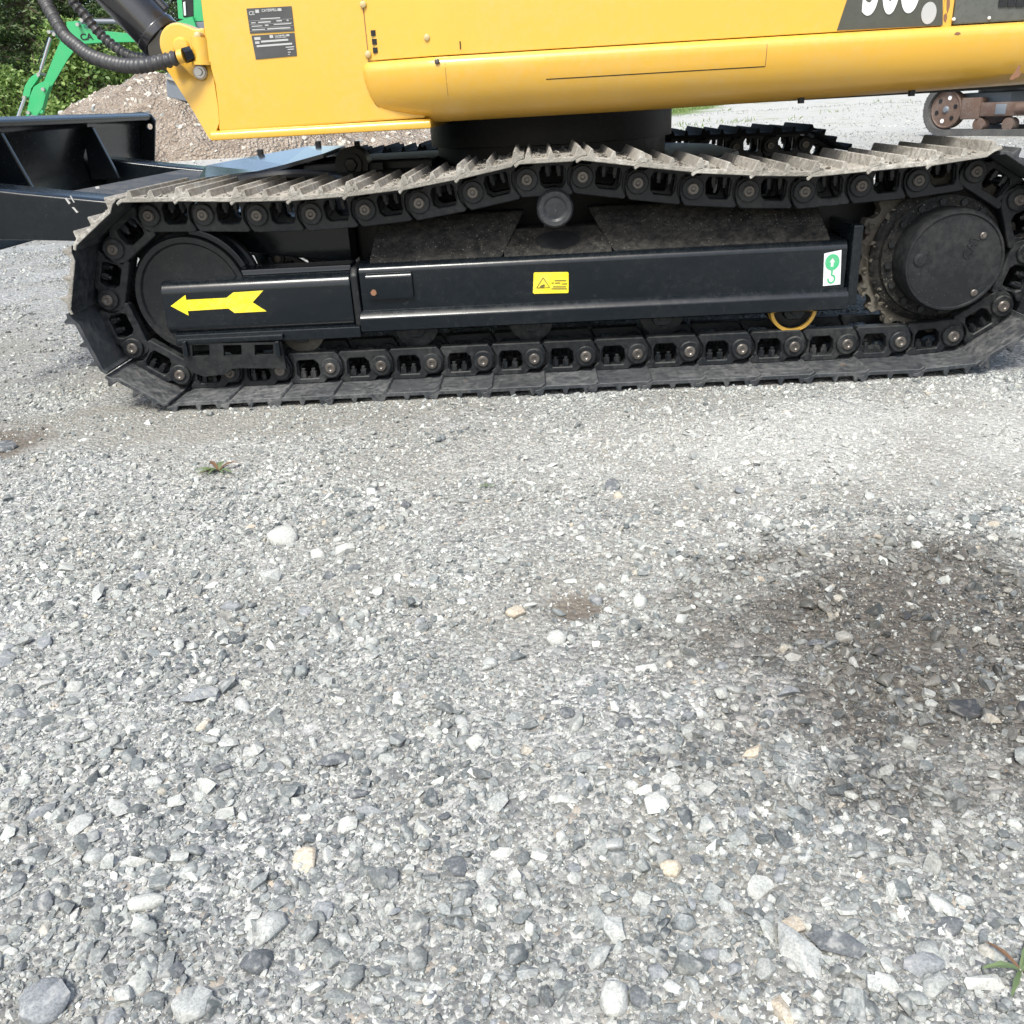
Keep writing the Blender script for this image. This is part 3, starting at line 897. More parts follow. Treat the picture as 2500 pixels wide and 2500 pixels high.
# ---- stickers on the track frame
def sticker(name, pts, Y, mat, parent, th=.0015):
    mb = MB(); mb.prism(px_poly(pts, Y), Y - th, Y + .0003); return part(name, mb, mat, parent)


YS = -.0207
ar = sticker('direction_arrow', [(417, 747), (453, 720), (455, 732), (553, 727), (569, 714), (643, 709), (617, 738), (651, 760), (573, 764), (558, 753), (459, 759), (461, 770)], YS, 'sticker_yellow', yk)
ar['label'] = 'yellow arrow sticker pointing to the idler'
ws = sticker('warning_sticker', [(1303, 667), (1305, 665), (1385, 664), (1388, 666), (1388, 713), (1386, 715), (1304, 717), (1301, 715)], YS, 'sticker_yellow', fr)
ws['label'] = 'yellow warning sticker with a triangle'
tri = [(1310, 703), (1326, 678), (1342, 702)]
for i in range(3):
    a, b = at(*tri[i], YS - .002), at(*tri[(i + 1) % 3], YS - .002)
    mb = MB(); mb.tube([a, b], .0008, 5); part('print', mb, 'sticker_ink', ws)
sticker('print', [(1317, 700), (1322, 696), (1328, 694), (1331, 697), (1325, 701)], YS - .0016, 'sticker_ink', ws)
for a, b, c in ((1346, 1352, 690), (1354, 1382, 684), (1355, 1368, 690), (1371, 1384, 692), (1350, 1382, 699), (1346, 1384, 704)):
    sticker('print', [(a, c), (b, c - .5), (b, c + 1.2), (a, c + 1.6)], YS - .0016, 'sticker_ink', ws)
YL = YS
ls = sticker('lifting_sticker', [(2012, 619), (2054, 610), (2051, 694), (2009, 698)], YL, 'sticker_white', fr)
ls['label'] = 'white sticker with a green arrow and hook'
cc, cr_ = at(2033, 633, YL - .0018), .0175
mb = MB()
p = at(2032, 640, YL - .0018)
hole = [(p.x + .0075 * u, p.z + .011 * v) for u, v in ((-.45, -1), (.45, -1), (.45, 0), (1, 0), (0, 1), (-1, 0), (-.45, 0))]
circ = [(p.x + .0175 * math.cos(k * math.pi / 14), p.z + .0002 + .0195 * math.sin(k * math.pi / 14)) for k in range(28)]
part('print', plate(circ, [hole], YL - .0028, YL - .0016, 'sticker_green', 'print'), None, ls)
q0, q1 = at(2032, 657, YL - .0022), at(2030, 672, YL - .0022)
hook = [q0, q1]
hc = at(2029.5, 681, YL - .0022)
hook += [Vector((hc.x + .0082 * math.sin(math.radians(d)), hc.y, hc.z + .0095 * math.cos(math.radians(d)))) for d in range(20, 300, 20)]
mb = MB(); mb.tube(hook, .0022, 6); mb.v = [(x, YL - .0022 + (y - (YL - .0022)) * .3, z) for x, y, z in mb.v]; part('print', mb, 'sticker_green', ls)

# ---- centre frame, slewing ring
mb = MB(); mb.prism_z([(.42, .30), (1.42, .30), (1.55, .62), (1.55, 1.05), (1.42, 1.36), (.42, 1.36), (.28, 1.05), (.28, .62)], .26, .535); part('centre_frame', mb, 'black_matt', EX, bevel=.012)
for ys in (.10, 1.30):
    mb = MB(); mb.box((.50, ys, .22), (.70, ys + .26, .36)); mb.box((1.20, ys, .22), (1.42, ys + .26, .36)); part('leg_beam', mb, 'black_matt', EX, bevel=.01)
cxr, cyr = .985, .83
ring = lambda r: [(cxr + r * math.cos(2 * math.pi * i / 64), cyr + r * math.sin(2 * math.pi * i / 64)) for i in range(64)]
mb = MB(); mb.prism_z(ring(.385), .585, .668); part('slewing_ring', mb, 'black_matt', EX, smooth=True)
mb = MB(); mb.prism_z(ring(.365), .533, .583); part('ring_base', mb, 'black_matt', EX, smooth=True)
mb = MB(); mb.prism_z([(.20, .68), (.62, .62), (.62, 1.15), (.20, 1.10)], .48, .56); part('front_deck', mb, 'black_matt', EX, bevel=.012)
p = at(859, 402, .58)
mb = MB(); mb.cyl((p.x, .575, p.z), (p.x, .66, p.z), .05, 28); mb.cyl((p.x, .562, p.z), (p.x, .58, p.z), .033, 28); mb.box((p.x - .05, .60, p.z - .14), (p.x + .09, .66, p.z))
pv = part('pivot_boss', mb, 'black_matt', EX, smooth=True)
mb = MB(); mb.lathe_y(p.x, p.z, [(.018, .556), (.022, .562)], 6); mb.cyl((p.x, .553, p.z), (p.x, .563, p.z), .016, 6); part('bolt', mb, 'black_paint', pv)
for q in ((777, 352), (872, 352), (636, 372)):
    p = at(*q, .94); mb = MB(); mb.box((p.x - .009, .93, p.z - .06), (p.x + .009, .95, p.z + .010)); part('stud', mb, 'black_matt', EX, bevel=.003)

# ---- dozer blade with arms and cylinder guard
bl_prof = [(-.64, .73), (-.66, .742), (-.70, .74), (-.715, .70), (-.74, .60), (-.735, .48), (-.69, .38), (-.665, .38), (-.705, .49), (-.712, .60), (-.688, .695), (-.67, .712), (-.64, .712)]
mb = MB(); mb.prism(bl_prof, .0, 1.70); bl = part('dozer_blade', mb, 'black_paint', EX, bevel=.004)
YB = 1.70
out = px_poly([(352, 274), (368, 280), (378, 294), (376, 420), (340, 440), (300, 440), (300, 280), (338, 273)], YB)
p = at(365, 309, YB)
side = part('blade_end_plate', plate(out, [[(p.x + .0115 * math.cos(k * math.pi / 8), p.z + .0115 * math.sin(k * math.pi / 8)) for k in range(16)]], YB, YB + .014, 'black_paint', 'blade_end_plate', .002), None, bl)
for yy in (.56, 1.18):
    mb = MB(); mb.loft([[(-.70, yy, .70), (-.66, yy, .70), (-.60, yy, .52), (-.705, yy, .52)], [(-.70, yy + .018, .70), (-.66, yy + .018, .70), (-.60, yy + .018, .52), (-.705, yy + .018, .52)]])
    part('blade_rib', mb, 'black_paint', bl, bevel=.003)
# near arm and far arm, from the blade back to the centre frame
for y0, y1, m_ in ((.20, .32, 'black_paint'), (1.28, 1.40, 'black_paint')):
    mb = MB()
    sec = lambda x, zt, zb: [(x, y0, zb), (x, y0, zt - .006), (x, y0 + .012, zt), (x, y1, zt), (x, y1, zb)]
    mb.loft([sec(-.70, .592, .44), sec(-.45, .552, .425), sec(-.10, .502, .40), sec(.42, .43, .32)])
    part('blade_arm', mb, m_, bl, bevel=.004)
mb = MB(); mb.loft([[(-.40, .325, .535), (-.40, 1.27, .535), (-.40, 1.27, .52), (-.40, .325, .52)], [(-.22, .325, .515), (-.22, 1.27, .515), (-.22, 1.27, .50), (-.22, .325, .50)], [(.35, .325, .44), (.35, 1.27, .44), (.35, 1.27, .425), (.35, .325, .425)]])
part('arm_web', mb, 'arm_top', bl)
for pts in ([(158, 484), (162, 483), (172, 496), (168, 499)], [(175, 506), (180, 506), (191, 518), (187, 520)], [(170, 478), (173, 478), (182, 494), (180, 495)], [(232, 456), (242, 455), (243, 460), (234, 461)]):
    mb = MB(); mb.prism(px_poly(pts, .1975), .1975, .2004); part('scuff', mb, 'plate_print', bl)
# cylinder guard: a thin bent black cover, sky reflection partly tinted into its colour
g0 = [at(484, 436, .66), at(503, 404, .92), at(600, 385, .92), at(751, 357, .92), at(842, 355, .92)]
g1 = [at(484, 436, .66), at(500, 433, .64), at(631, 417, .64), at(693, 402, .64), at(789, 375, .66)]
v = []; f = []
for i in range(5):
    v += [g0[i], g1[i], g0[i] - Vector((0, 0, .012)), g1[i] - Vector((0, 0, .012))]
for i in range(4):
    o = i * 4; f += [(o, o + 1, o + 5, o + 4), (o + 2, o + 6, o + 7, o + 3), (o + 1, o + 3, o + 7, o + 5), (o, o + 4, o + 6, o + 2)]
f += [(0, 2, 3, 1), (16, 17, 19, 18)]
mb = MB(); mb.add(v, f); gd = part('cylinder_guard', mb, 'guard_sky_tint', bl)
mb = MB(); mb.tube(smooth_path([at(500, 455, .62), at(700, 425, .60), at(850, 432, .58), at(940, 445, .56)], 8), .012, 8); part('hydraulic_hose', mb, 'rubber', bl, smooth=True)
a, b = at(520, 445, .78), at(850, 405, .78)
mb = MB(); mb.cyl(a, b, .035, 20); part('blade_cylinder', mb, 'cylinder_black', bl, smooth=True)

# ---- the house: front plate with nose, skirt and cowls
YP = .03
pl = px_poly([(534, 322), (531, 260), (524, 205), (507, 145), (497, 70), (489, 0)], YP)
xr = at(1040, 290, YP).x
zb = at(534, 322, YP).z
poly = [(x, z) for x, z in pl] + [(pl[-1][0] - .005, 1.30), (xr, 1.30), (xr, zb + .004)]
mb = MB(); mb.prism(poly, YP, YP + .6); fp = part('front_plate', mb, 'yellow_paint', EX, bevel=.006)
# lower flange of the main frame
fl0, fl1 = at(514, 344, YP - .012), at(533, 319, YP - .012)
mb = MB(); mb.prism_x([(YP - .012, fl0.z), (YP - .012, fl1.z - .007), (YP - .004, fl1.z), (YP + .6, fl1.z), (YP + .6, fl0.z)], fl0.x, at(1054, 312, YP).x)
part('frame_flange', mb, 'yellow_paint', fp, bevel=.004)
# nose: runs forward and inward from the plate to the boom bracket
yn = lambda px: YP + .002 + (532 - px) / 128 * .10            # it recedes as it runs forward
np_ = lambda px, py: at(px, py, yn(px))
fold = [np_(519, 341), np_(535, 300), np_(532, 260), np_(521, 190), np_(512, 160)]
tip = [np_(511, 339), np_(478, 281), np_(452, 240), np_(404, 165), np_(404, 150)]
v = fold + tip; f = [(i, i + 1, 6 + i, 5 + i) for i in range(4)]
back_ = [p + Vector((.012, .035, 0)) for p in v]
mb = MB(); mb.add(v + back_, f + [tuple(10 + k for k in reversed(q)) for q in f] + [(5 + i, 6 + i, 16 + i, 15 + i) for i in range(4)] + [(4, 9, 19, 14), (0, 5, 15, 10), (0, 10, 11, 1), (1, 11, 12, 2), (2, 12, 13, 3), (3, 13, 14, 4)])
nose = part('nose_plate', mb, 'yellow_paint', EX)
# boom bracket ear
YE = .055
ec = at(437, 110, YE); er = 44 * 2.43 / 2220
ear = [(ec.x + er * math.cos(math.radians(d)), ec.z + er * math.sin(math.radians(d))) for d in range(75, 240, 11)]
ear += px_poly([(432, 152), (462, 182), (480, 195), (495, 197), (507, 188), (515, 170), (505, 100), (498, 66), (478, 70)], YE)
mb = MB(); mb.prism(ear, YE, YE + .07); eb = part('boom_bracket', mb, 'yellow_paint', EX, bevel=.007)
mb = MB(); mb.lathe_y(ec.x + .005, ec.z - .004, [(.006, YE - .006), (.016, YE - .0055), (.020, YE - .002), (.022, YE + .002)], 28); part('pin_cap', mb, 'yellow_paint', eb, smooth=True)
a = at(489, 92, YE - .012); b = at(496, 157, YE - .012)
mb = MB(); mb.cyl(a, b, .022, 28); part('pivot_tube', mb, 'yellow_paint', eb, smooth=True)
mb = MB(); mb.cyl(b.lerp(a, .10), b + (b - a) * .03, .0255, 28); part('pivot_collar', mb, 'yellow_paint', eb, smooth=True)
p = at(490, 176, YE - .002)
mb = MB(); mb.lathe_y(p.x, p.z, [(.004, p.y - .014), (.007, p.y - .014), (.008, p.y - .009), (.013, p.y - .009), (.0145, p.y - .006), (.0155, p.y - .006), (.018, p.y - .001), (.018, p.y + .01)], 24); part('bolt', mb, 'bare_steel', eb, smooth=True)
p = at(484, 88, YE - .018)
mb = MB(); mb.lathe_y(p.x, p.z, [(.003, p.y - .012), (.008, p.y - .009), (.0095, p.y), (.0095, p.y + .02)], 16); part('grease_cap', mb, 'bolt_head', eb, smooth=True)

# boom cylinder with its end eye
YC = .36
c0 = at(385, 85, YC); c1 = c0 + (at(180, -130, YC) - c0) * 2.6
d = (c1 - c0).normalized()
mb = MB(); mb.cyl(c0, c1, .056, 40); bc = part('boom_cylinder', mb, 'cylinder_black', EX, smooth=True)
mb = MB(); mb.cyl(c0 - d * .012, c0 + d * .012, .060, 40); part('cylinder_flange', mb, 'cylinder_black', bc, bevel=.003)
mb = MB(); e0 = c0 - d * .055; mb.cyl(c0, e0, .050, 24, .04); mb.cyl(e0 + Vector((0, -.05, 0)), e0 + Vector((0, .05, 0)), .05, 28); part('cylinder_eye', mb, 'cylinder_black', bc, smooth=True)
mb = MB(); o_ = (UP * .8 + RIGHT * .6) * .062; mb.cyl(c0 + o_ + d * .02, c1 + o_, .012, 14); part('oil_pipe', mb, 'cylinder_black', bc, smooth=True)

# two hoses in spiral wrap
def wrapped_hose(pts, r, lab):
    path = smooth_path(pts, 26)
    L = [0]
    for a, b in zip(path, path[1:]): L.append(L[-1] + (b - a).length)
    tot = L[-1]; n = int(tot / .0022); pp = []; j = 0
    for k_ in range(n):
        s = tot * k_ / n
        while L[j + 1] < s: j += 1
        pp.append(path[j].lerp(path[j + 1], (s - L[j]) / max(L[j + 1] - L[j], 1e-6)))
    mb = MB(); mb.tube(pp, r, 14, rfun=lambda i: r * (1 + .17 * max(-.5, math.sin(i * .0022 / .0165 * 2 * math.pi))))
    o = part('hydraulic_hose', mb, 'hose_wrap', EX, smooth=True); o['label'] = lab
    return o


h1 = wrapped_hose([at(60, -240, .50), at(72, -120, .46), at(92, -35, .42), at(112, 7, .38), at(134, 47, .34), at(159, 87, .30), at(188, 112, .25), at(217, 134, .20), at(254, 149, .15), at(297, 159, .10), at(344, 161, .05), at(399, 150, .03), at(437, 139, .02)], .0150, 'front hose in ribbed black wrap, curving up to the left')
h2 = wrapped_hose([at(130, -240, .50), at(145, -120, .46), at(165, -35, .44), at(181, 7, .44), at(207, 36, .44), at(232, 69, .44), at(254, 92, .44), at(283, 116, .43), at(312, 134, .42), at(348, 143, .40), at(410, 140, .36)], .0125, 'rear hose in ribbed black wrap, behind the front one')
a, b, c = at(436, 139, .02), at(449, 136, .02), at(468, 131, .03)
mb = MB(); mb.cyl(a, b, .0155, 12); part('hose_ferrule', mb, 'yellow_paint', h1, smooth=True)
mb = MB(); mb.cyl(b, c, .0165, 6); part('hose_nut', mb, 'black_paint', h1)

# data plates
def data_plate(pts, Y, prints, lab, letters=()):
    q = px_poly(pts, Y)
    mb = MB(); mb.prism(q, Y - .0016, Y + .0002); o = part('data_plate', mb, 'plate_dark', fp); o['label'] = lab
    bil = lambda u, v_: tuple(q[0][k] * (1 - u) * (1 - v_) + q[1][k] * u * (1 - v_) + q[2][k] * u * v_ + q[3][k] * (1 - u) * v_ for k in (0, 1))
    for (u0, u1, v0, v1) in prints:
        mb = MB(); mb.prism([bil(u0, v0), bil(u1, v0), bil(u1, v1), bil(u0, v1)], Y - .0023, Y - .0014); part('print', mb, 'plate_print', o)
    for s, u, v_, size in letters:
        me = text_mesh(s, size, 'plate_print', .0003, .0002); x, z = bil(u, v_)
        t_ = part('print', me, None, o); t_.matrix_basis = Matrix.Translation((x, Y - .0021, z)) @ Matrix.Rotation(math.radians(-.5), 4, 'Y')
    return o


data_plate([(602, 21), (712, 15), (719, 76), (611, 82)], YP, [(.19, .27, .07, .2), (.70, .77, .07, .17), (.28, .72, .42, .46),
           (.02, .98, .5, .508), (.02, .98, .64, .648), (.02, .98, .78, .788), (.02, .98, .91, .918), (.06, .16, .56, .6), (.22, .5, .55, .6), (.63, .75, .53, .58), (.86, .9, .53, .58),
           (.06, .3, .70, .735), (.36, .44, .68, .73), (.56, .95, .67, .71), (.06, .35, .84, .88), (.4, .92, .83, .88)], 'upper dark data plate with white print',
           [('CE', .04, .27, .011), ('CATERPILLAR', .33, .17, .0075)])
data_plate([(614, 87), (719, 80), (725, 136), (625, 145)], YP, [(.42, .50, .03, .16), (.82, .88, .05, .13), (.54, .80, .16, .18), (.06, .2, .08, .2), (.06, .16, .26, .36),
           (.2, .84, .24, .32), (.08, .92, .42, .50), (.76, .96, .58, .62), (.8, .95, .68, .72), (.8, .86, .8, .84), (.80, .84, .9, .93)], 'lower dark data plate with a white bar',
           [('CATERPILLAR', .54, .13, .0055)])

# skirt: follows the side, rounds under; plan stations from the front plate back to the tail
YSK, YCW = -.045, -.022
x_a, x_b = at(888, 160, YP).x, at(1066, 125, YSK).x
def plan(off):
    pts = [(x_a - .004, YP + .012 + off), (x_a - .002, YP - .008 + off), (x_a + .004, YP - .018 + off), (x_a + .014, YP - .0245 + off)]
    for i in range(1, 7):
        u = i / 6; pts.append((x_a + .014 + (x_b - .03 - x_a - .014) * u, YP - .0245 + (YSK + .006 - YP + .0245) * u + off))
    pts += [(x_b - .01, YSK + .0015 + off), (x_b + .015, YSK + off)]
    n = 14
    for i in range(1, n + 1): pts.append((x_b + .015 + (2.15 - x_b - .015) * i / n, YSK + off))
    for i in range(1, 13):
        a = math.radians(7.5 * i); pts.append((2.15 + .5 * math.sin(a), YSK + off + .55 * (1 - math.cos(a))))
    pts += [(2.65, .9), (2.65, 1.1), (2.15, 1.70), (.55, 1.70)]
    return pts


prof = [(.034, .8045), (.018, .8045), (.010, .8025), (.0045, .798), (.001, .791), (0, .783), (.0015, .768), (.0045, .752), (.010, .735), (.019, .717), (.033, .700), (.054, .685), (.085, .673), (.13, .666)]
st = plan(0); rings = []
nrm = []
for i, (x, y) in enumerate(st):
    a = Vector(st[max(i - 1, 0)]); b = Vector(st[min(i + 1, len(st) - 1)]); t = (b - a).normalized(); nrm.append(Vector((-t.y, t.x)))
for i, (x, y) in enumerate(st):
    rise = .010 * max(0, (x - 1.2)) 
    rings.append([(x + nrm[i].x * o, y + nrm[i].y * o, z + (rise if z < .70 else 0)) for o, z in prof])
mb = MB(); mb.loft(rings, closed=False, cap=False)
sk = part('skirt', mb, 'yellow_paint', EX, smooth=True)
mb = MB(); mb.prism_z([(.2, .10), (2.2, .10), (2.5, .4), (2.6, .9), (2.5, 1.4), (2.1, 1.64), (.2, 1.64)], .668, .76); part('floor_plate', mb, 'black_matt', EX)
for q in ((1966, 256), (2240, 238), (1565, 262)):
    p = at(*q, .02); mb = MB(); mb.cyl((p.x, .06, p.z + .003), (p.x, .06, p.z + .03), .008, 10); part('foot_bolt', mb, 'black_matt', sk)
# access panel in the skirt: a thin raised sheet with a gap round it
pa, pb = at(1334, 212, YSK), at(1868, 180, YSK)
pp_ = lambda z: np.interp(z, [q[1] for q in reversed(prof)], [q[0] for q in reversed(prof)])
def skirt_strip(name, x0, x1, z0, z1, out, mat):
    zs = np.linspace(z0, z1, 8)
    sec = [(YSK + pp_(z) - out, z) for z in zs] + [(YSK + pp_(z) + .001, z) for z in reversed(zs)]
    mb = MB(); mb.prism_x(sec, x0, x1); return part(name, mb, mat, sk, smooth=True)


skirt_strip('access_panel', pa.x, pb.x, .7455, .790, .0009, 'yellow_paint')
skirt_strip('panel_gap', pa.x, pb.x, .7435, .7453, .0005, 'black_matt')
skirt_strip('panel_gap', pb.x + .0003, pb.x + .0015, .744, .790, .0004, 'rust_spot')
# upper cowl: angled door, rounded corner, long side panel
zc0, zc1 = .8065, 1.30
xd0, xd1 = at(900, 130, YP).x, at(1062, 90, YCW).x
cw = [(xd0, YP - .002), (xd0 + .001, YP - .004)]
cw += [(xd1 - .045, YCW + .013)]
for i in range(9):
    u = i / 8; cw.append((xd1 - .045 + .075 * u, YCW + .013 * (1 - u) ** 2))
xs0, xs1 = at(2303, 30, YCW).x, at(2330, 30, YCW).x
mb = MB(); mb.prism_z(cw + [(xs0, YCW), (xs0, .3), (xd0, .3)], zc0, zc1); door = part('side_door', mb, 'yellow_paint', EX, bevel=.004)
mb = MB(); mb.prism_z([(xs0 + .002, YCW + .006), (xs1 - .001, YCW + .006), (xs1 - .001, .3), (xs0 + .002, .3)], zc0 - .002, zc1); pst = part('corner_post', mb, 'yellow_paint', EX)
mb = MB(); mb.prism_z([(xs1, YCW), (2.15, YCW), (2.40, .06), (2.58, .30), (2.60, .5), (xs1, .5)], zc0, zc1); gp_ = part('engine_cover', mb, 'grille_dark', EX, bevel=.004)
mb = MB(); mb.box((.25, .31, .81), (2.5, 1.66, 1.32)); part('house_core', mb, 'yellow_paint', EX, bevel=.03)
mb = MB(); mb.prism_z([(xd0, YP + .02), (xs1, YP), (2.1, YP), (2.1, .5), (xd0, .5)], .79, .808); part('cowl_sill', mb, 'black_matt', EX)
for i in range(6):
    p = at(2446 + i * 21, 17, YCW); mb = MB(); mb.box((p.x - .0085, YCW - .003, p.z), (p.x + .0085, YCW + .001, p.z + .14)); part('grille_slot', mb, 'black_matt', gp_)
# the three vent holes, bolts and the hinge pin
for a, b in ((912, 81), (915, 102), (917, 123)):
    p = at(a, b, .024); u = (p.x - xd0) / (xd1 - .045 - xd0); yv = YP - .004 + (YCW + .013 - YP + .004) * u
    mb = MB(); mb.box((p.x - .0055, yv - .0025, p.z - .0058), (p.x + .0055, yv + .004, p.z + .0058)); part('vent_hole', mb, 'black_matt', door)
for a, b, y in ((888, 12, YP), (900, 133, YP), (1043, 92, YCW + .012)):
    p = at(a, b, y); mb = MB(); mb.lathe_y(p.x, p.z, [(.003, y - .012), (.0065, y - .0105), (.0075, y - .005), (.0085, y - .004), (.0085, y + .003)], 14); part('bolt', mb, 'bolt_head', door, smooth=True)
p = at(1067, 150, YSK); mb = MB(); mb.lathe_y(p.x, p.z, [(.003, YSK - .005), (.006, YSK - .003), (.006, YSK + .003)], 12); part('bolt', mb, 'worn_pin', sk, smooth=True)
p = at(1124, 115, YCW); mb = MB(); mb.box((p.x - .0012, YCW - .002, p.z - .004), (p.x + .0012, YCW + .001, p.z + .012)); part('latch_slot', mb, 'black_matt', door)
p = at(887, 0, YP); q = at(904, 156, YP)
mb = MB(); mb.box((xd0 - .0022, YP - .0012, q.z), (xd0 - .0002, YP + .003, 1.28)); part('door_gap', mb, 'rust_spot', door)
skirt_strip('panel_gap', x_b + .0165, x_b + .0175, .715, .79, .0003, 'rust_spot')
# model badge
YD = YCW - .0008
bq = px_poly([(2043, 74), (2072, -14), (2110, -120), (2301, -130), (2301, 62)], YCW)
mb = MB(); mb.prism(bq, YD - .0006, YD + .0009); dc = part('model_badge', mb, 'decal_dark', door); dc['label'] = 'dark badge with white model number 308'
me = text_mesh('308', .20, 'sticker_white', .0008, .0035, .43)
p = at(2098, 38, YD)
tx = part('lettering', me, None, dc); tx.matrix_basis = Matrix.Translation((p.x, YD - .0018, p.z + .004))
p = at(2267, 32, YD); mb = MB()
mb.prism([(p.x + .0165 * math.cos(k * math.pi / 14), p.z + .022 * math.sin(k * math.pi / 14)) for k in range(28)], YD - .002, YD - .0005); part('badge_dot', mb, 'plate_print', dc)
# rust spots and chipped paint
def blot(px, py, Y, pts, parent, mat='rust_spot', k=1):
    c = at(px, py, Y); mb = MB(); mb.prism([(c.x + x * .0011 * k, c.z - y * .0011 * k) for x, y in pts], Y - .0006, Y + .0004); part('rust_spot', mb, mat, parent)


blot(2481, 180, YSK + .003, [(-12, 10), (-8, 2), (-4, -2), (0, -12), (5, -17), (7, -14), (5, -7), (9, -2), (7, 5), (0, 8), (-6, 11)], sk)
blot(2337, 82, YSK, [(-6, 1), (-2, -3), (5, -2), (7, 1), (2, 3)], sk)
blot(2312, 12, YCW + .006, [(-2, -10), (4, -12), (6, 2), (3, 16), (0, 8)], pst)
blot(2308, 42, YCW + .006, [(-4, -4), (1, -8), (4, 0), (2, 10), (-3, 6)], pst)
for q in ((2314, 53), (2400, 50)):
    p = at(*q, YCW); mb = MB(); mb.lathe_y(p.x + .012, p.z + .004, [(.002, YCW - .005), (.0035, YCW - .003), (.0035, YCW + .002)], 10); part('bolt', mb, 'sticker_white', gp_, smooth=True)
# clods of dried soil lodged on the sprocket, the frame and the upper shoes
for i in range(46):
    a = random.uniform(math.radians(135), math.radians(262)); r = random.uniform(.155, .200)
    me = stone_mesh(900 + i % 8, 'mud', 12, (1, .8, .6))
    o = bpy.data.objects.new('mud_clod', me); link(o, EX)
    o.location = (1.94 + r * math.cos(a), random.uniform(.03, .06), .292 + r * math.sin(a)); s = random.uniform(.008, .024); o.scale = (s, s, s); o.rotation_euler = (i, i * 2, i * 3)
# dried soil caked between the grousers of the upper run
bmm = bmesh.new()
clods = [stone_mesh(950 + i, 'shoe_dusty', 12, (1, .8, .5)) for i in range(10)]
for k_ in [36, 37] + list(range(0, 15)):
    (x, z), (x2, z2) = pins[k_], pins[(k_ + 1) % len(pins)]
    t = Vector((x2 - x, 0, z2 - z)).normalized(); n = t.cross(Vector((0, 1, 0)))
    for i in range(70):
        u = random.choice((random.uniform(.018, .046), random.uniform(.070, .108))); s = .004 + .014 * random.random() ** 2
        q = Vector((x, random.uniform(-.116, .27), z)) + t * u + n * (.0525 + s * .12)
        me_ = random.choice(clods); n0_ = len(bmm.verts)
        bmm.from_mesh(me_); bmm.verts.ensure_lookup_table()
        bmesh.ops.transform(bmm, verts=bmm.verts[n0_:], matrix=Matrix.Translation(q) @ Matrix.Rotation(random.uniform(0, 6), 4, (.3, .4, 1)) @ Matrix.Diagonal((s, s, s * .7, 1)))
me_ = bpy.data.meshes.new('dried_mud'); bmm.to_mesh(me_); bmm.free(); me_.materials.append(MATS['shoe_dusty'])
o = link(bpy.data.objects.new('dried_mud', me_), EX); o['kind'] = 'stuff'
# ------------------------------------------------------------------ small weeds in the yard
def weed(px, py, label, leaves, size, dry=0):
    p = on_ground(px, py); z = float(ground_z(p.x, p.y))
    e = root('weed', (p.x, p.y, z), label, 'weed')
    for i in range(leaves):
        a = random.uniform(0, 6.28) if leaves > 5 else i * 6.28 / leaves; L = size * random.uniform(.6, 1.1); w_ = L * random.uniform(.11, .19)
        d = Vector((math.cos(a), math.sin(a), 0)); s = Vector((-d.y, d.x, 0)); up = random.uniform(.3, .8)
        v = []; n = 6
        for k in range(n + 1):
            u = k / n; c = Vector((p.x, p.y, z + .003)) + d * L * u + Vector((0, 0, L * up * (u - u * u * .85)))
            ww = w_ * math.sin(math.pi * min(1, .12 + .88 * u)) * (1 + .3 * (k % 2))
            v += [c + s * ww * .5 + Vector((0, 0, ww * .15)), c, c - s * ww * .5 + Vector((0, 0, ww * .15))]
        f = []
        for k in range(n):
            o = k * 3; f += [(o, o + 1, o + 4, o + 3), (o + 1, o + 2, o + 5, o + 4)]
        mb = MB(); mb.add(v, f); part('leaf', mb, 'dry_leaf' if i < dry else 'weed_leaf', e, smooth=True)


weed(535, 1155, 'low green weed with brown leaves in front of the idler', 13, .05, 3)
weed(1190, 1195, 'tiny green sprig in front of the tracks', 7, .026)
weed(2485, 2395, 'green weed with narrow leaves in the lower right corner', 12, .034, 3)

# ------------------------------------------------------------------ rusty mini excavator further back on the right
A, B = on_ground(2246, 332), on_ground(2495, 333)
dr = (B - A); dr.z = 0; dr.normalize()
ME_ = root('old_excavator', (A.x, A.y, 0), 'worn mini excavator with grey rubber track and rusty wheels at the back right', 'excavator')
ME_.rotation_euler = (0, 0, math.atan2(dr.y, dr.x))
mscale = (A - CAM).length / FPX                   # metres per photo pixel there
R_ = 49 * mscale; LEN = 2.0
def me_part(name, mb, mat, parent=ME_, **kw):
    o = bpy.data.objects.new(name, mb.mesh(name, mat, **kw)); COL.objects.link(o); o.parent = parent; return o


def stadium(r, n=14):
    cz = R_
    return [(R_ + r * math.cos(math.radians(a)), cz + r * math.sin(math.radians(a))) for a in np.linspace(90, 270, n)] + \
           [(LEN - R_ + r * math.cos(math.radians(a)), cz + r * math.sin(math.radians(a))) for a in np.linspace(-90, 90, n)]


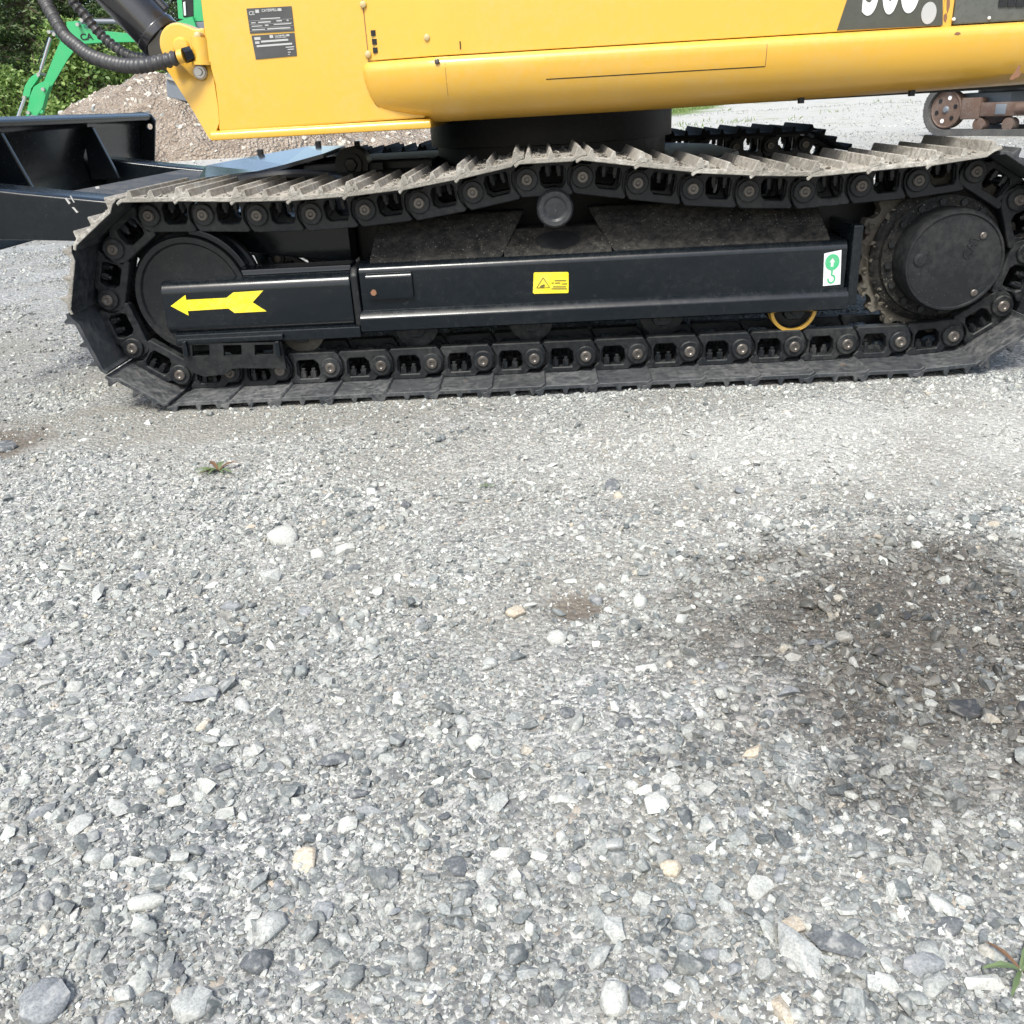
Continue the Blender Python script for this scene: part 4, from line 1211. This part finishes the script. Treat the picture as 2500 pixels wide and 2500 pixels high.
for yo in (0, 1.0):
    o_, i_ = stadium(R_), stadium(R_ * .76); n = len(o_)
    mb = MB(); v = [(x, yo, z) for x, z in o_] + [(x, yo, z) for x, z in i_] + [(x, yo + .23, z) for x, z in o_] + [(x, yo + .23, z) for x, z in i_]
    f = []
    for k in range(n):
        j = (k + 1) % n
        f += [(k, j, n + j, n + k), (2 * n + k, 3 * n + k, 3 * n + j, 2 * n + j), (k, 2 * n + k, 2 * n + j, j), (n + k, n + j, 3 * n + j, 3 * n + k)]
    mb.add(v, f)
    for k in range(0, n):                                  # moulded lugs
        x, z = o_[k]; x2, z2 = o_[(k + 1) % n]
        m = max(1, int(math.hypot(x2 - x, z2 - z) / .055))
        for q in range(m):
            u = (q + .5) / m; cx, cz = x + (x2 - x) * u, z + (z2 - z) * u
            mb.box((cx - .012, yo + .005, cz - .010), (cx + .012, yo + .225, cz + .010))
    tr = me_part('rubber_track', mb, 'grey_rubber', bevel=0)
    mb = MB(); mb.lathe_y(R_, R_, [(.02, yo + .05), (R_ * .64, yo + .055), (R_ * .68, yo + .04), (R_ * .73, yo + .05), (R_ * .73, yo + .16), (.02, yo + .16)], 32); wh = me_part('idler_wheel', mb, 'rust', smooth=True)
    if yo == 0:
        for k in range(6):
            a = k * math.pi / 3 + .25; x, z = R_ + R_ * .45 * math.cos(a), R_ + R_ * .45 * math.sin(a)
            mb = MB(); mb.cyl((x, .046, z), (x, .058, z), R_ * .085, 12); me_part('wheel_hole', mb, 'sticker_white' if k in (1, 4) else 'black_matt', wh)
        mb = MB(); mb.lathe_y(R_, R_, [(.005, .025), (.03, .028), (.045, .05)], 16); me_part('wheel_hub', mb, 'blue_grey', wh, smooth=True)
    mb = MB(); mb.box((R_ * 1.75, yo + .03, R_ * .62), (R_ * 2.6, yo + .17, R_ * 1.42)); mb.box((R_ * 2.6, yo + .045, R_ * .72), (LEN - R_, yo + .17, R_ * 1.22)); fm = me_part('track_frame', mb, 'rust', bevel=.008)
    mb = MB(); mb.cyl((R_ * 4.2, yo + .06, R_ * .98), (LEN - R_ * 1.2, yo + .06, R_ * .98), R_ * .2, 14); me_part('tension_tube', mb, 'rust', fm, smooth=True)
    mb = MB(); mb.box((R_ * 3.3, yo + .036, R_ * .78), (R_ * 3.75, yo + .05, R_ * 1.16)); me_part('cover_plate', mb, 'blue_grey', fm, bevel=.004)
    for rx in (R_ * 2.6, R_ * 3.9, R_ * 5.2):
        mb = MB(); mb.lathe_y(rx, R_ * .42, [(.01, yo + .04), (R_ * .25, yo + .045), (R_ * .25, yo + .16), (.01, yo + .165)], 18); me_part('bottom_roller', mb, 'rust', fm, smooth=True)
mb = MB(); mb.box((.40, .22, .25), (1.1, 1.02, .50)); mb.prism_z([(.75 + .34 * math.cos(k * .314), .62 + .34 * math.sin(k * .314)) for k in range(20)], .5, .58); me_part('centre_frame', mb, 'blue_grey', bevel=.01)
mb = MB(); mb.prism_z([(-.0 + .25, -.0), (1.5, .0), (1.6, .3), (1.6, .95), (1.5, 1.22), (.25, 1.22)], .60, 1.15); me_part('house', mb, 'rust', bevel=.04)

# ------------------------------------------------------------------ green mini excavator behind the heap
YG2 = 21.0
GE = root('green_excavator', tuple(on_ground(470, 372)) , 'green mini excavator behind the gravel heap, its arm reaching left', 'excavator')
GE.location = (at(470, 60, YG2).x, YG2, 0)
def slab(name, pts, y0, y1, mat, parent=GE, bevel=.01):
    mb = MB(); mb.prism(px_poly(pts, y0), y0, y1); return part(name, mb, mat, parent, bevel=bevel)


bm_ = slab('boom', [(161, 53), (186, 51), (203, 62), (206, 70), (260, 76), (345, 84), (470, 40), (480, 70), (345, 102), (250, 104), (208, 107), (186, 120), (165, 80)], YG2, YG2 + .24, 'green_paint')
stk = slab('stick', [(140, 72), (150, 82), (185, 118), (165, 145), (128, 208), (106, 222), (104, 205), (147, 98), (133, 88)], YG2 - .03, YG2 + .0, 'green_paint')
slab('stick_web', [(150, 97), (176, 115), (126, 198), (107, 203)], YG2 - .02, YG2 + .16, 'green_paint', stk)
slab('stick_linkage', [(88, 178), (95, 186), (92, 194), (76, 216), (72, 235), (66, 240), (55, 232), (60, 210), (72, 190)], YG2 - .02, YG2 + .14, 'green_paint', stk)
slab('stick_end', [(106, 198), (122, 206), (110, 238), (104, 262), (84, 292), (62, 292), (72, 235), (82, 212), (95, 203)], YG2 - .04, YG2 + .14, 'green_paint', stk)
slab('lug', [(98, 262), (106, 272), (104, 278), (94, 276)], YG2 - .03, YG2 + .05, 'green_paint', stk)
for nm, a, b, r, mt, pr in (('stick_cylinder', (124, 92), (101, 168), .042, 'chrome', stk), ('cylinder_rod', (102, 165), (93, 188), .026, 'chrome', stk), ('cylinder_pipe', (118, 88), (93, 155), .012, 'black_matt', stk),
                            ('bucket_cylinder', (62, 236), (36, 310), .042, 'chrome', stk), ('boom_cylinder', (200, 52), (330, 53), .05, 'blue_grey', bm_), ('boom_pipe', (200, 47), (330, 44), .014, 'black_matt', bm_)):
    mb = MB(); mb.cyl(at(*a, YG2 - .06), at(*b, YG2 - .06), r, 16); part(nm, mb, mt, pr, smooth=True)
for a in ((121, 78), (133, 84), (190, 60), (106, 218), (95, 182), (60, 238), (70, 275), (80, 285), (200, 50)):
    p = at(*a, YG2 - .08); mb = MB(); mb.cyl((p.x, YG2 - .12, p.z), (p.x, YG2 + .18, p.z), .04, 16); part('pin', mb, 'bare_steel', stk, smooth=True)
me = text_mesh('CA', .185, 'black_matt', .003, .004, 1.15)
p = at(197, 98, YG2 - .01); o = part('lettering', me, None, bm_); o.matrix_basis = Matrix.Translation((p.x, YG2 - .008, p.z)) @ Matrix.Rotation(math.radians(0), 4, 'Y')
slab('cab', [(428, -60), (480, -60), (600, -60), (600, 52), (470, 52), (435, 45)], YG2 + .1, YG2 + 1.2, 'green_paint')
slab('cab_window', [(441, -30), (470, -32), (472, 40), (447, 42)], YG2 + .08, YG2 + .12, 'black_matt')
slab('slew_base', [(420, 55), (600, 50), (600, 90), (430, 92)], YG2 + .1, YG2 + 1.3, 'blue_grey')
slab('control_lever', [(447, 5), (452, 4), (454, 38), (449, 38)], YG2 + .04, YG2 + .08, 'sticker_white')
slab('track_frame', [(420, 120), (620, 110), (620, 300), (420, 300)], YG2 - .2, YG2 + 1.4, 'blue_grey')
slab('rubber_track', [(410, 250), (640, 240), (640, 330), (410, 340)], YG2 - .3, YG2 + 1.5, 'rubber')

# ------------------------------------------------------------------ heap of stony soil on the left
HC = Vector((at(352, 165, 18.2).x, 18.2, 0)); HTOP = at(352, 163, 18.2).z
def heap_h(x, y):
    a = (x - HC.x) / np.where(x < HC.x, 3.4, 4.3); b = (y - HC.y) / 2.4
    d = np.sqrt(a * a + b * b)
    h = (HTOP + .08) * np.clip(1 - d, 0, None) ** .75
    a2 = (x - HC.x - 4.6) / 3.4; b2 = (y - HC.y - 1.6) / 2.0
    h = np.maximum(h, .55 * np.clip(1 - np.sqrt(a2 * a2 + b2 * b2), 0, None) ** .8)
    return h * (1 + .10 * grid_noise(x, y, .9, 31)) + np.clip(h * 4, 0, 1) * (.09 * grid_noise(x, y, .5, 32) + .05 * grid_noise(x, y, .17, 33)) - .03


hx, hy = np.meshgrid(np.linspace(-12.3, .4, 170), np.linspace(15.6, 22, 90)); hz = heap_h(hx, hy)
n0, n1 = hx.shape
hv = np.stack([hx.ravel(), hy.ravel(), hz.ravel()], 1)
ii = np.arange((n0 - 1) * (n1 - 1)); r_, c_ = ii // (n1 - 1), ii % (n1 - 1)
hf = np.stack([r_ * n1 + c_, r_ * n1 + c_ + 1, (r_ + 1) * n1 + c_ + 1, (r_ + 1) * n1 + c_], 1)
m, t, b = nodes('heap_soil'); p = geo_pos(t)
c = ramp(t, noise(t, p, 3.5, 6, .65), [(.3, (.20, .155, .118)), (.5, (.34, .272, .212)), (.7, (.46, .395, .325))])
v = N(t, 'ShaderNodeTexVoronoi'); v.inputs['Scale'].default_value = 17; t.links.new(p, v.inputs['Vector'])
c = mixc(t, ramp(t, v.outputs['Distance'], [(.18, .8), (.34, 0)]), c, ramp(t, v.outputs['Color'], [(0, (.36, .3, .25)), (1, (.70, .66, .59))]))
t.links.new(c, b.inputs['Base Color']); b.inputs['Roughness'].default_value = .95
bump(t, b, math_n(t, 'SUBTRACT', noise(t, p, 9, 6, .7), v.outputs['Distance']), 1, .12)
hm = bpy.data.meshes.new('soil_heap'); hm.from_pydata(hv.tolist(), [], hf.tolist()); hm.materials.append(MATS['heap_soil'])
hm.polygons.foreach_set('use_smooth', [True] * len(hm.polygons))
heap = link(bpy.data.objects.new('soil_heap', hm)); tag(heap, 'heap of light brown stony soil behind the dozer blade', 'heap')
m = stone_mat('heap_stone', (.58, .52, .44), wet=False)
HS = bpy.data.collections.new('heap forms')
for i in range(8):
    HS.objects.link(bpy.data.objects.new('stone_form', stone_mesh(300 + i, 'heap_stone' if i % 7 else 'pile_stone', 13, (1, .8, .6))))
n = 5200; x, y = RNG.uniform(-12.2, .3, n), RNG.uniform(15.6, 21.5, n); h = heap_h(x, y); kp = h > .02
s = .03 + .16 * RNG.uniform(0, 1, n) ** 5
o = scatter('stones', np.stack([x, y, h], 1)[kp], s[kp], HS, 1.0, heap); o['kind'] = 'stuff'

# grey steel bucket lying on the heap
YB2 = 16.2
while YB2 < 18.2 and float(heap_h(np.array(at(425, 238, YB2).x), np.array(YB2))) < at(425, 238, YB2).z - .03:
    YB2 += .03
BK = at(432, 236, YB2); bk = root('steel_bucket', tuple(BK), 'blue-grey steel bucket lying on the heap beside the yellow nose', 'bucket')
mb = MB(); mb.prism(px_poly([(404, 200), (412, 172), (425, 168), (470, 190), (470, 252), (408, 238)], YB2), YB2, YB2 + .7); part('bucket_shell', mb, 'blue_grey', bk, bevel=.03)
mb = MB(); mb.prism(px_poly([(404, 186), (470, 204), (470, 210), (405, 192)], YB2 - .04), YB2 - .06, YB2 + .01); part('bucket_lip', mb, 'chrome', bk)

# ------------------------------------------------------------------ trees and shrubs
def leaf_mesh(name, centers, size, mat, droop=.3, aspect=.45):
    n = len(centers)
    d = RNG.normal(0, 1, (n, 3)); d[:, 2] = d[:, 2] * .5 - droop; d /= np.linalg.norm(d, axis=1, keepdims=True)
    u = np.cross(d, RNG.normal(0, 1, (n, 3))); u /= np.linalg.norm(u, axis=1, keepdims=True)
    L = (size * RNG.uniform(.6, 1.3, n))[:, None]
    a, b_, c, e = centers, centers + d * L * .5 + u * L * aspect * .5, centers + d * L, centers + d * L * .5 - u * L * aspect * .5
    v = np.stack([a, b_, c, e], 1).reshape(-1, 3)
    me = bpy.data.meshes.new(name); me.vertices.add(4 * n); me.vertices.foreach_set('co', v.astype(np.float32).ravel())
    me.loops.add(4 * n); me.loops.foreach_set('vertex_index', np.arange(4 * n, dtype=np.int32))
    me.polygons.add(n); me.polygons.foreach_set('loop_start', np.arange(0, 4 * n, 4, dtype=np.int32)); me.polygons.foreach_set('loop_total', np.full(n, 4, np.int32))
    me.update(calc_edges=True); me.validate(); me.materials.append(MATS[mat])
    return me


def spruce(x, y, h, r, mat, label):
    e = root('spruce_tree', (x, y, 0), label, 'tree', 'trees behind the yard')
    mb = MB(); mb.tube([(x, y, -.1), (x + .05, y, h * .5), (x, y, h)], .1, 8, rfun=lambda i: (.17, .1, .02)[i]); part('trunk', mb, 'bark', e, smooth=True)
    cs = []; limbs = MB()
    lv = int(h / .3)
    for k in range(lv):
        z = .35 + (h - .5) * k / lv; rr = r * (1 - z / h) ** .8 + .15; nb = 7
        for j in range(nb):
            a = j * 6.283 / nb + k * 1.1 + random.uniform(-.3, .3); L = rr * random.uniform(.7, 1.15)
            tip = Vector((x + math.cos(a) * L, y + math.sin(a) * L, z - L * .28 + random.uniform(-.1, .1)))
            limbs.tube([(x, y, z), tip], .02, 4)
            m_ = int(90 + 60 * L); u = RNG.uniform(.15, 1, m_) ** .7
            c = np.array((x, y, z)) * (1 - u[:, None]) + np.array(tip) * u[:, None]
            sp = (.06 + .16 * (1 - u))[:, None] * L
            side = RNG.normal(0, 1, (m_, 3)) * sp * np.array((1, 1, .35)); c = c + side; c[:, 2] -= np.abs(RNG.normal(0, .06, m_))
            cs.append(c)
    part('limbs', limbs, 'bark', e)
    part('crown', leaf_mesh('crown', np.concatenate(cs), .13, mat, .5, .3), None, e)


def shrub(x, y, h, r, n_cl, mat, label, size=.10, name='shrub'):
    e = root(name, (x, y, 0), label, name.replace('_', ' '))
    cs = []; st = MB()
    for k in range(n_cl):
        a = random.uniform(0, 6.283); q = r * math.sqrt(random.random()); z = h * (random.random() ** .8)
        q *= math.sqrt(max(.1, 1 - (z / h) ** 2.2)) + .05
        c = Vector((x + math.cos(a) * q, y + math.sin(a) * q * .8, z)); st.tube([(x + random.uniform(-.2, .2), y, 0), (x + (c.x - x) * .4, y, z * .6), c], .02, 4)
        m_ = 90; cs.append(np.array(c) + RNG.normal(0, 1, (m_, 3)) * np.array((.2, .2, .13)))
    part('stems', st, 'bark', e)
    part('foliage', leaf_mesh('foliage', np.concatenate(cs), size, mat, .3, .55), None, e)


for i, (px, yy, h, r, mt) in enumerate(((-60, 25.5, 7.5, 1.9, 'needles'), (95, 27.0, 8.5, 2.1, 'needles_warm'), (230, 28.5, 8.0, 2.0, 'needles'), (360, 27.5, 8.0, 2.0, 'needles'), (20, 30.5, 9, 2.3, 'needles'), (165, 31, 9, 2.2, 'needles'), (470, 30, 8.5, 2.2, 'needles_warm'), (310, 32, 9, 2.4, 'needles'))):
    q = at(px, 200, yy)
    spruce(q.x, yy, h, r, mt, ['tall dark spruce at the left edge behind the green stick', 'olive-green spruce behind the green stick', 'dark spruce behind the green boom', 'dark spruce behind the black boom cylinder',
                             'spruce in the second row at the left edge', 'spruce in the second row behind the stick top', 'olive spruce in the second row beside the yellow bracket', 'spruce in the second row above the heap'][i])
q = at(188, 190, 23.4); shrub(q.x, 23.4, 3.0, .85, 110, 'leaves_light', 'light green leafy shrub between the green stick and the heap', .13)
q = at(20, 230, 23.8); shrub(q.x, 23.8, 2.1, .9, 60, 'leaves_light', 'light green low shrub at the left edge under the spruce', .12)
q = at(330, 140, 24.5); shrub(q.x, 24.5, 2.9, 1.0, 80, 'leaves_light', 'light green shrub behind the hoses at the top of the heap', .12)
q = at(60, 40, 26.5)

# grass at the far side of the yard
n = 40000
x, y = RNG.uniform(-12, 22, n), RNG.uniform(27, 48, n)
k1 = (grid_noise(x, y, 2.2, 41) > -.35) & (y > 30 + 3.0 * np.clip(x - 5, 0, None) + 2 * grid_noise(x, y, 1.3, 44))
x2, y2 = RNG.uniform(4, 16, 6000), RNG.uniform(15, 33, 6000)
k2 = grid_noise(x2, y2, 1.5, 42) * .6 + grid_noise(x2, y2, .5, 43) * .4 > .5
x3, y3 = RNG.uniform(-3.2, -.6, 5000), RNG.uniform(23, 28, 5000)
gx_, gy_ = np.concatenate([x[k1], x2[k2], x3]), np.concatenate([y[k1], y2[k2], y3])
gc = np.stack([gx_, gy_, ground_z(gx_, gy_)], 1)
me = leaf_mesh('grass', gc, .13, 'grass_blades', -1.6, .14)
o = link(bpy.data.objects.new('grass', me)); tag(o, 'rough green grass at the far edge of the yard', 'grass', kind='stuff')
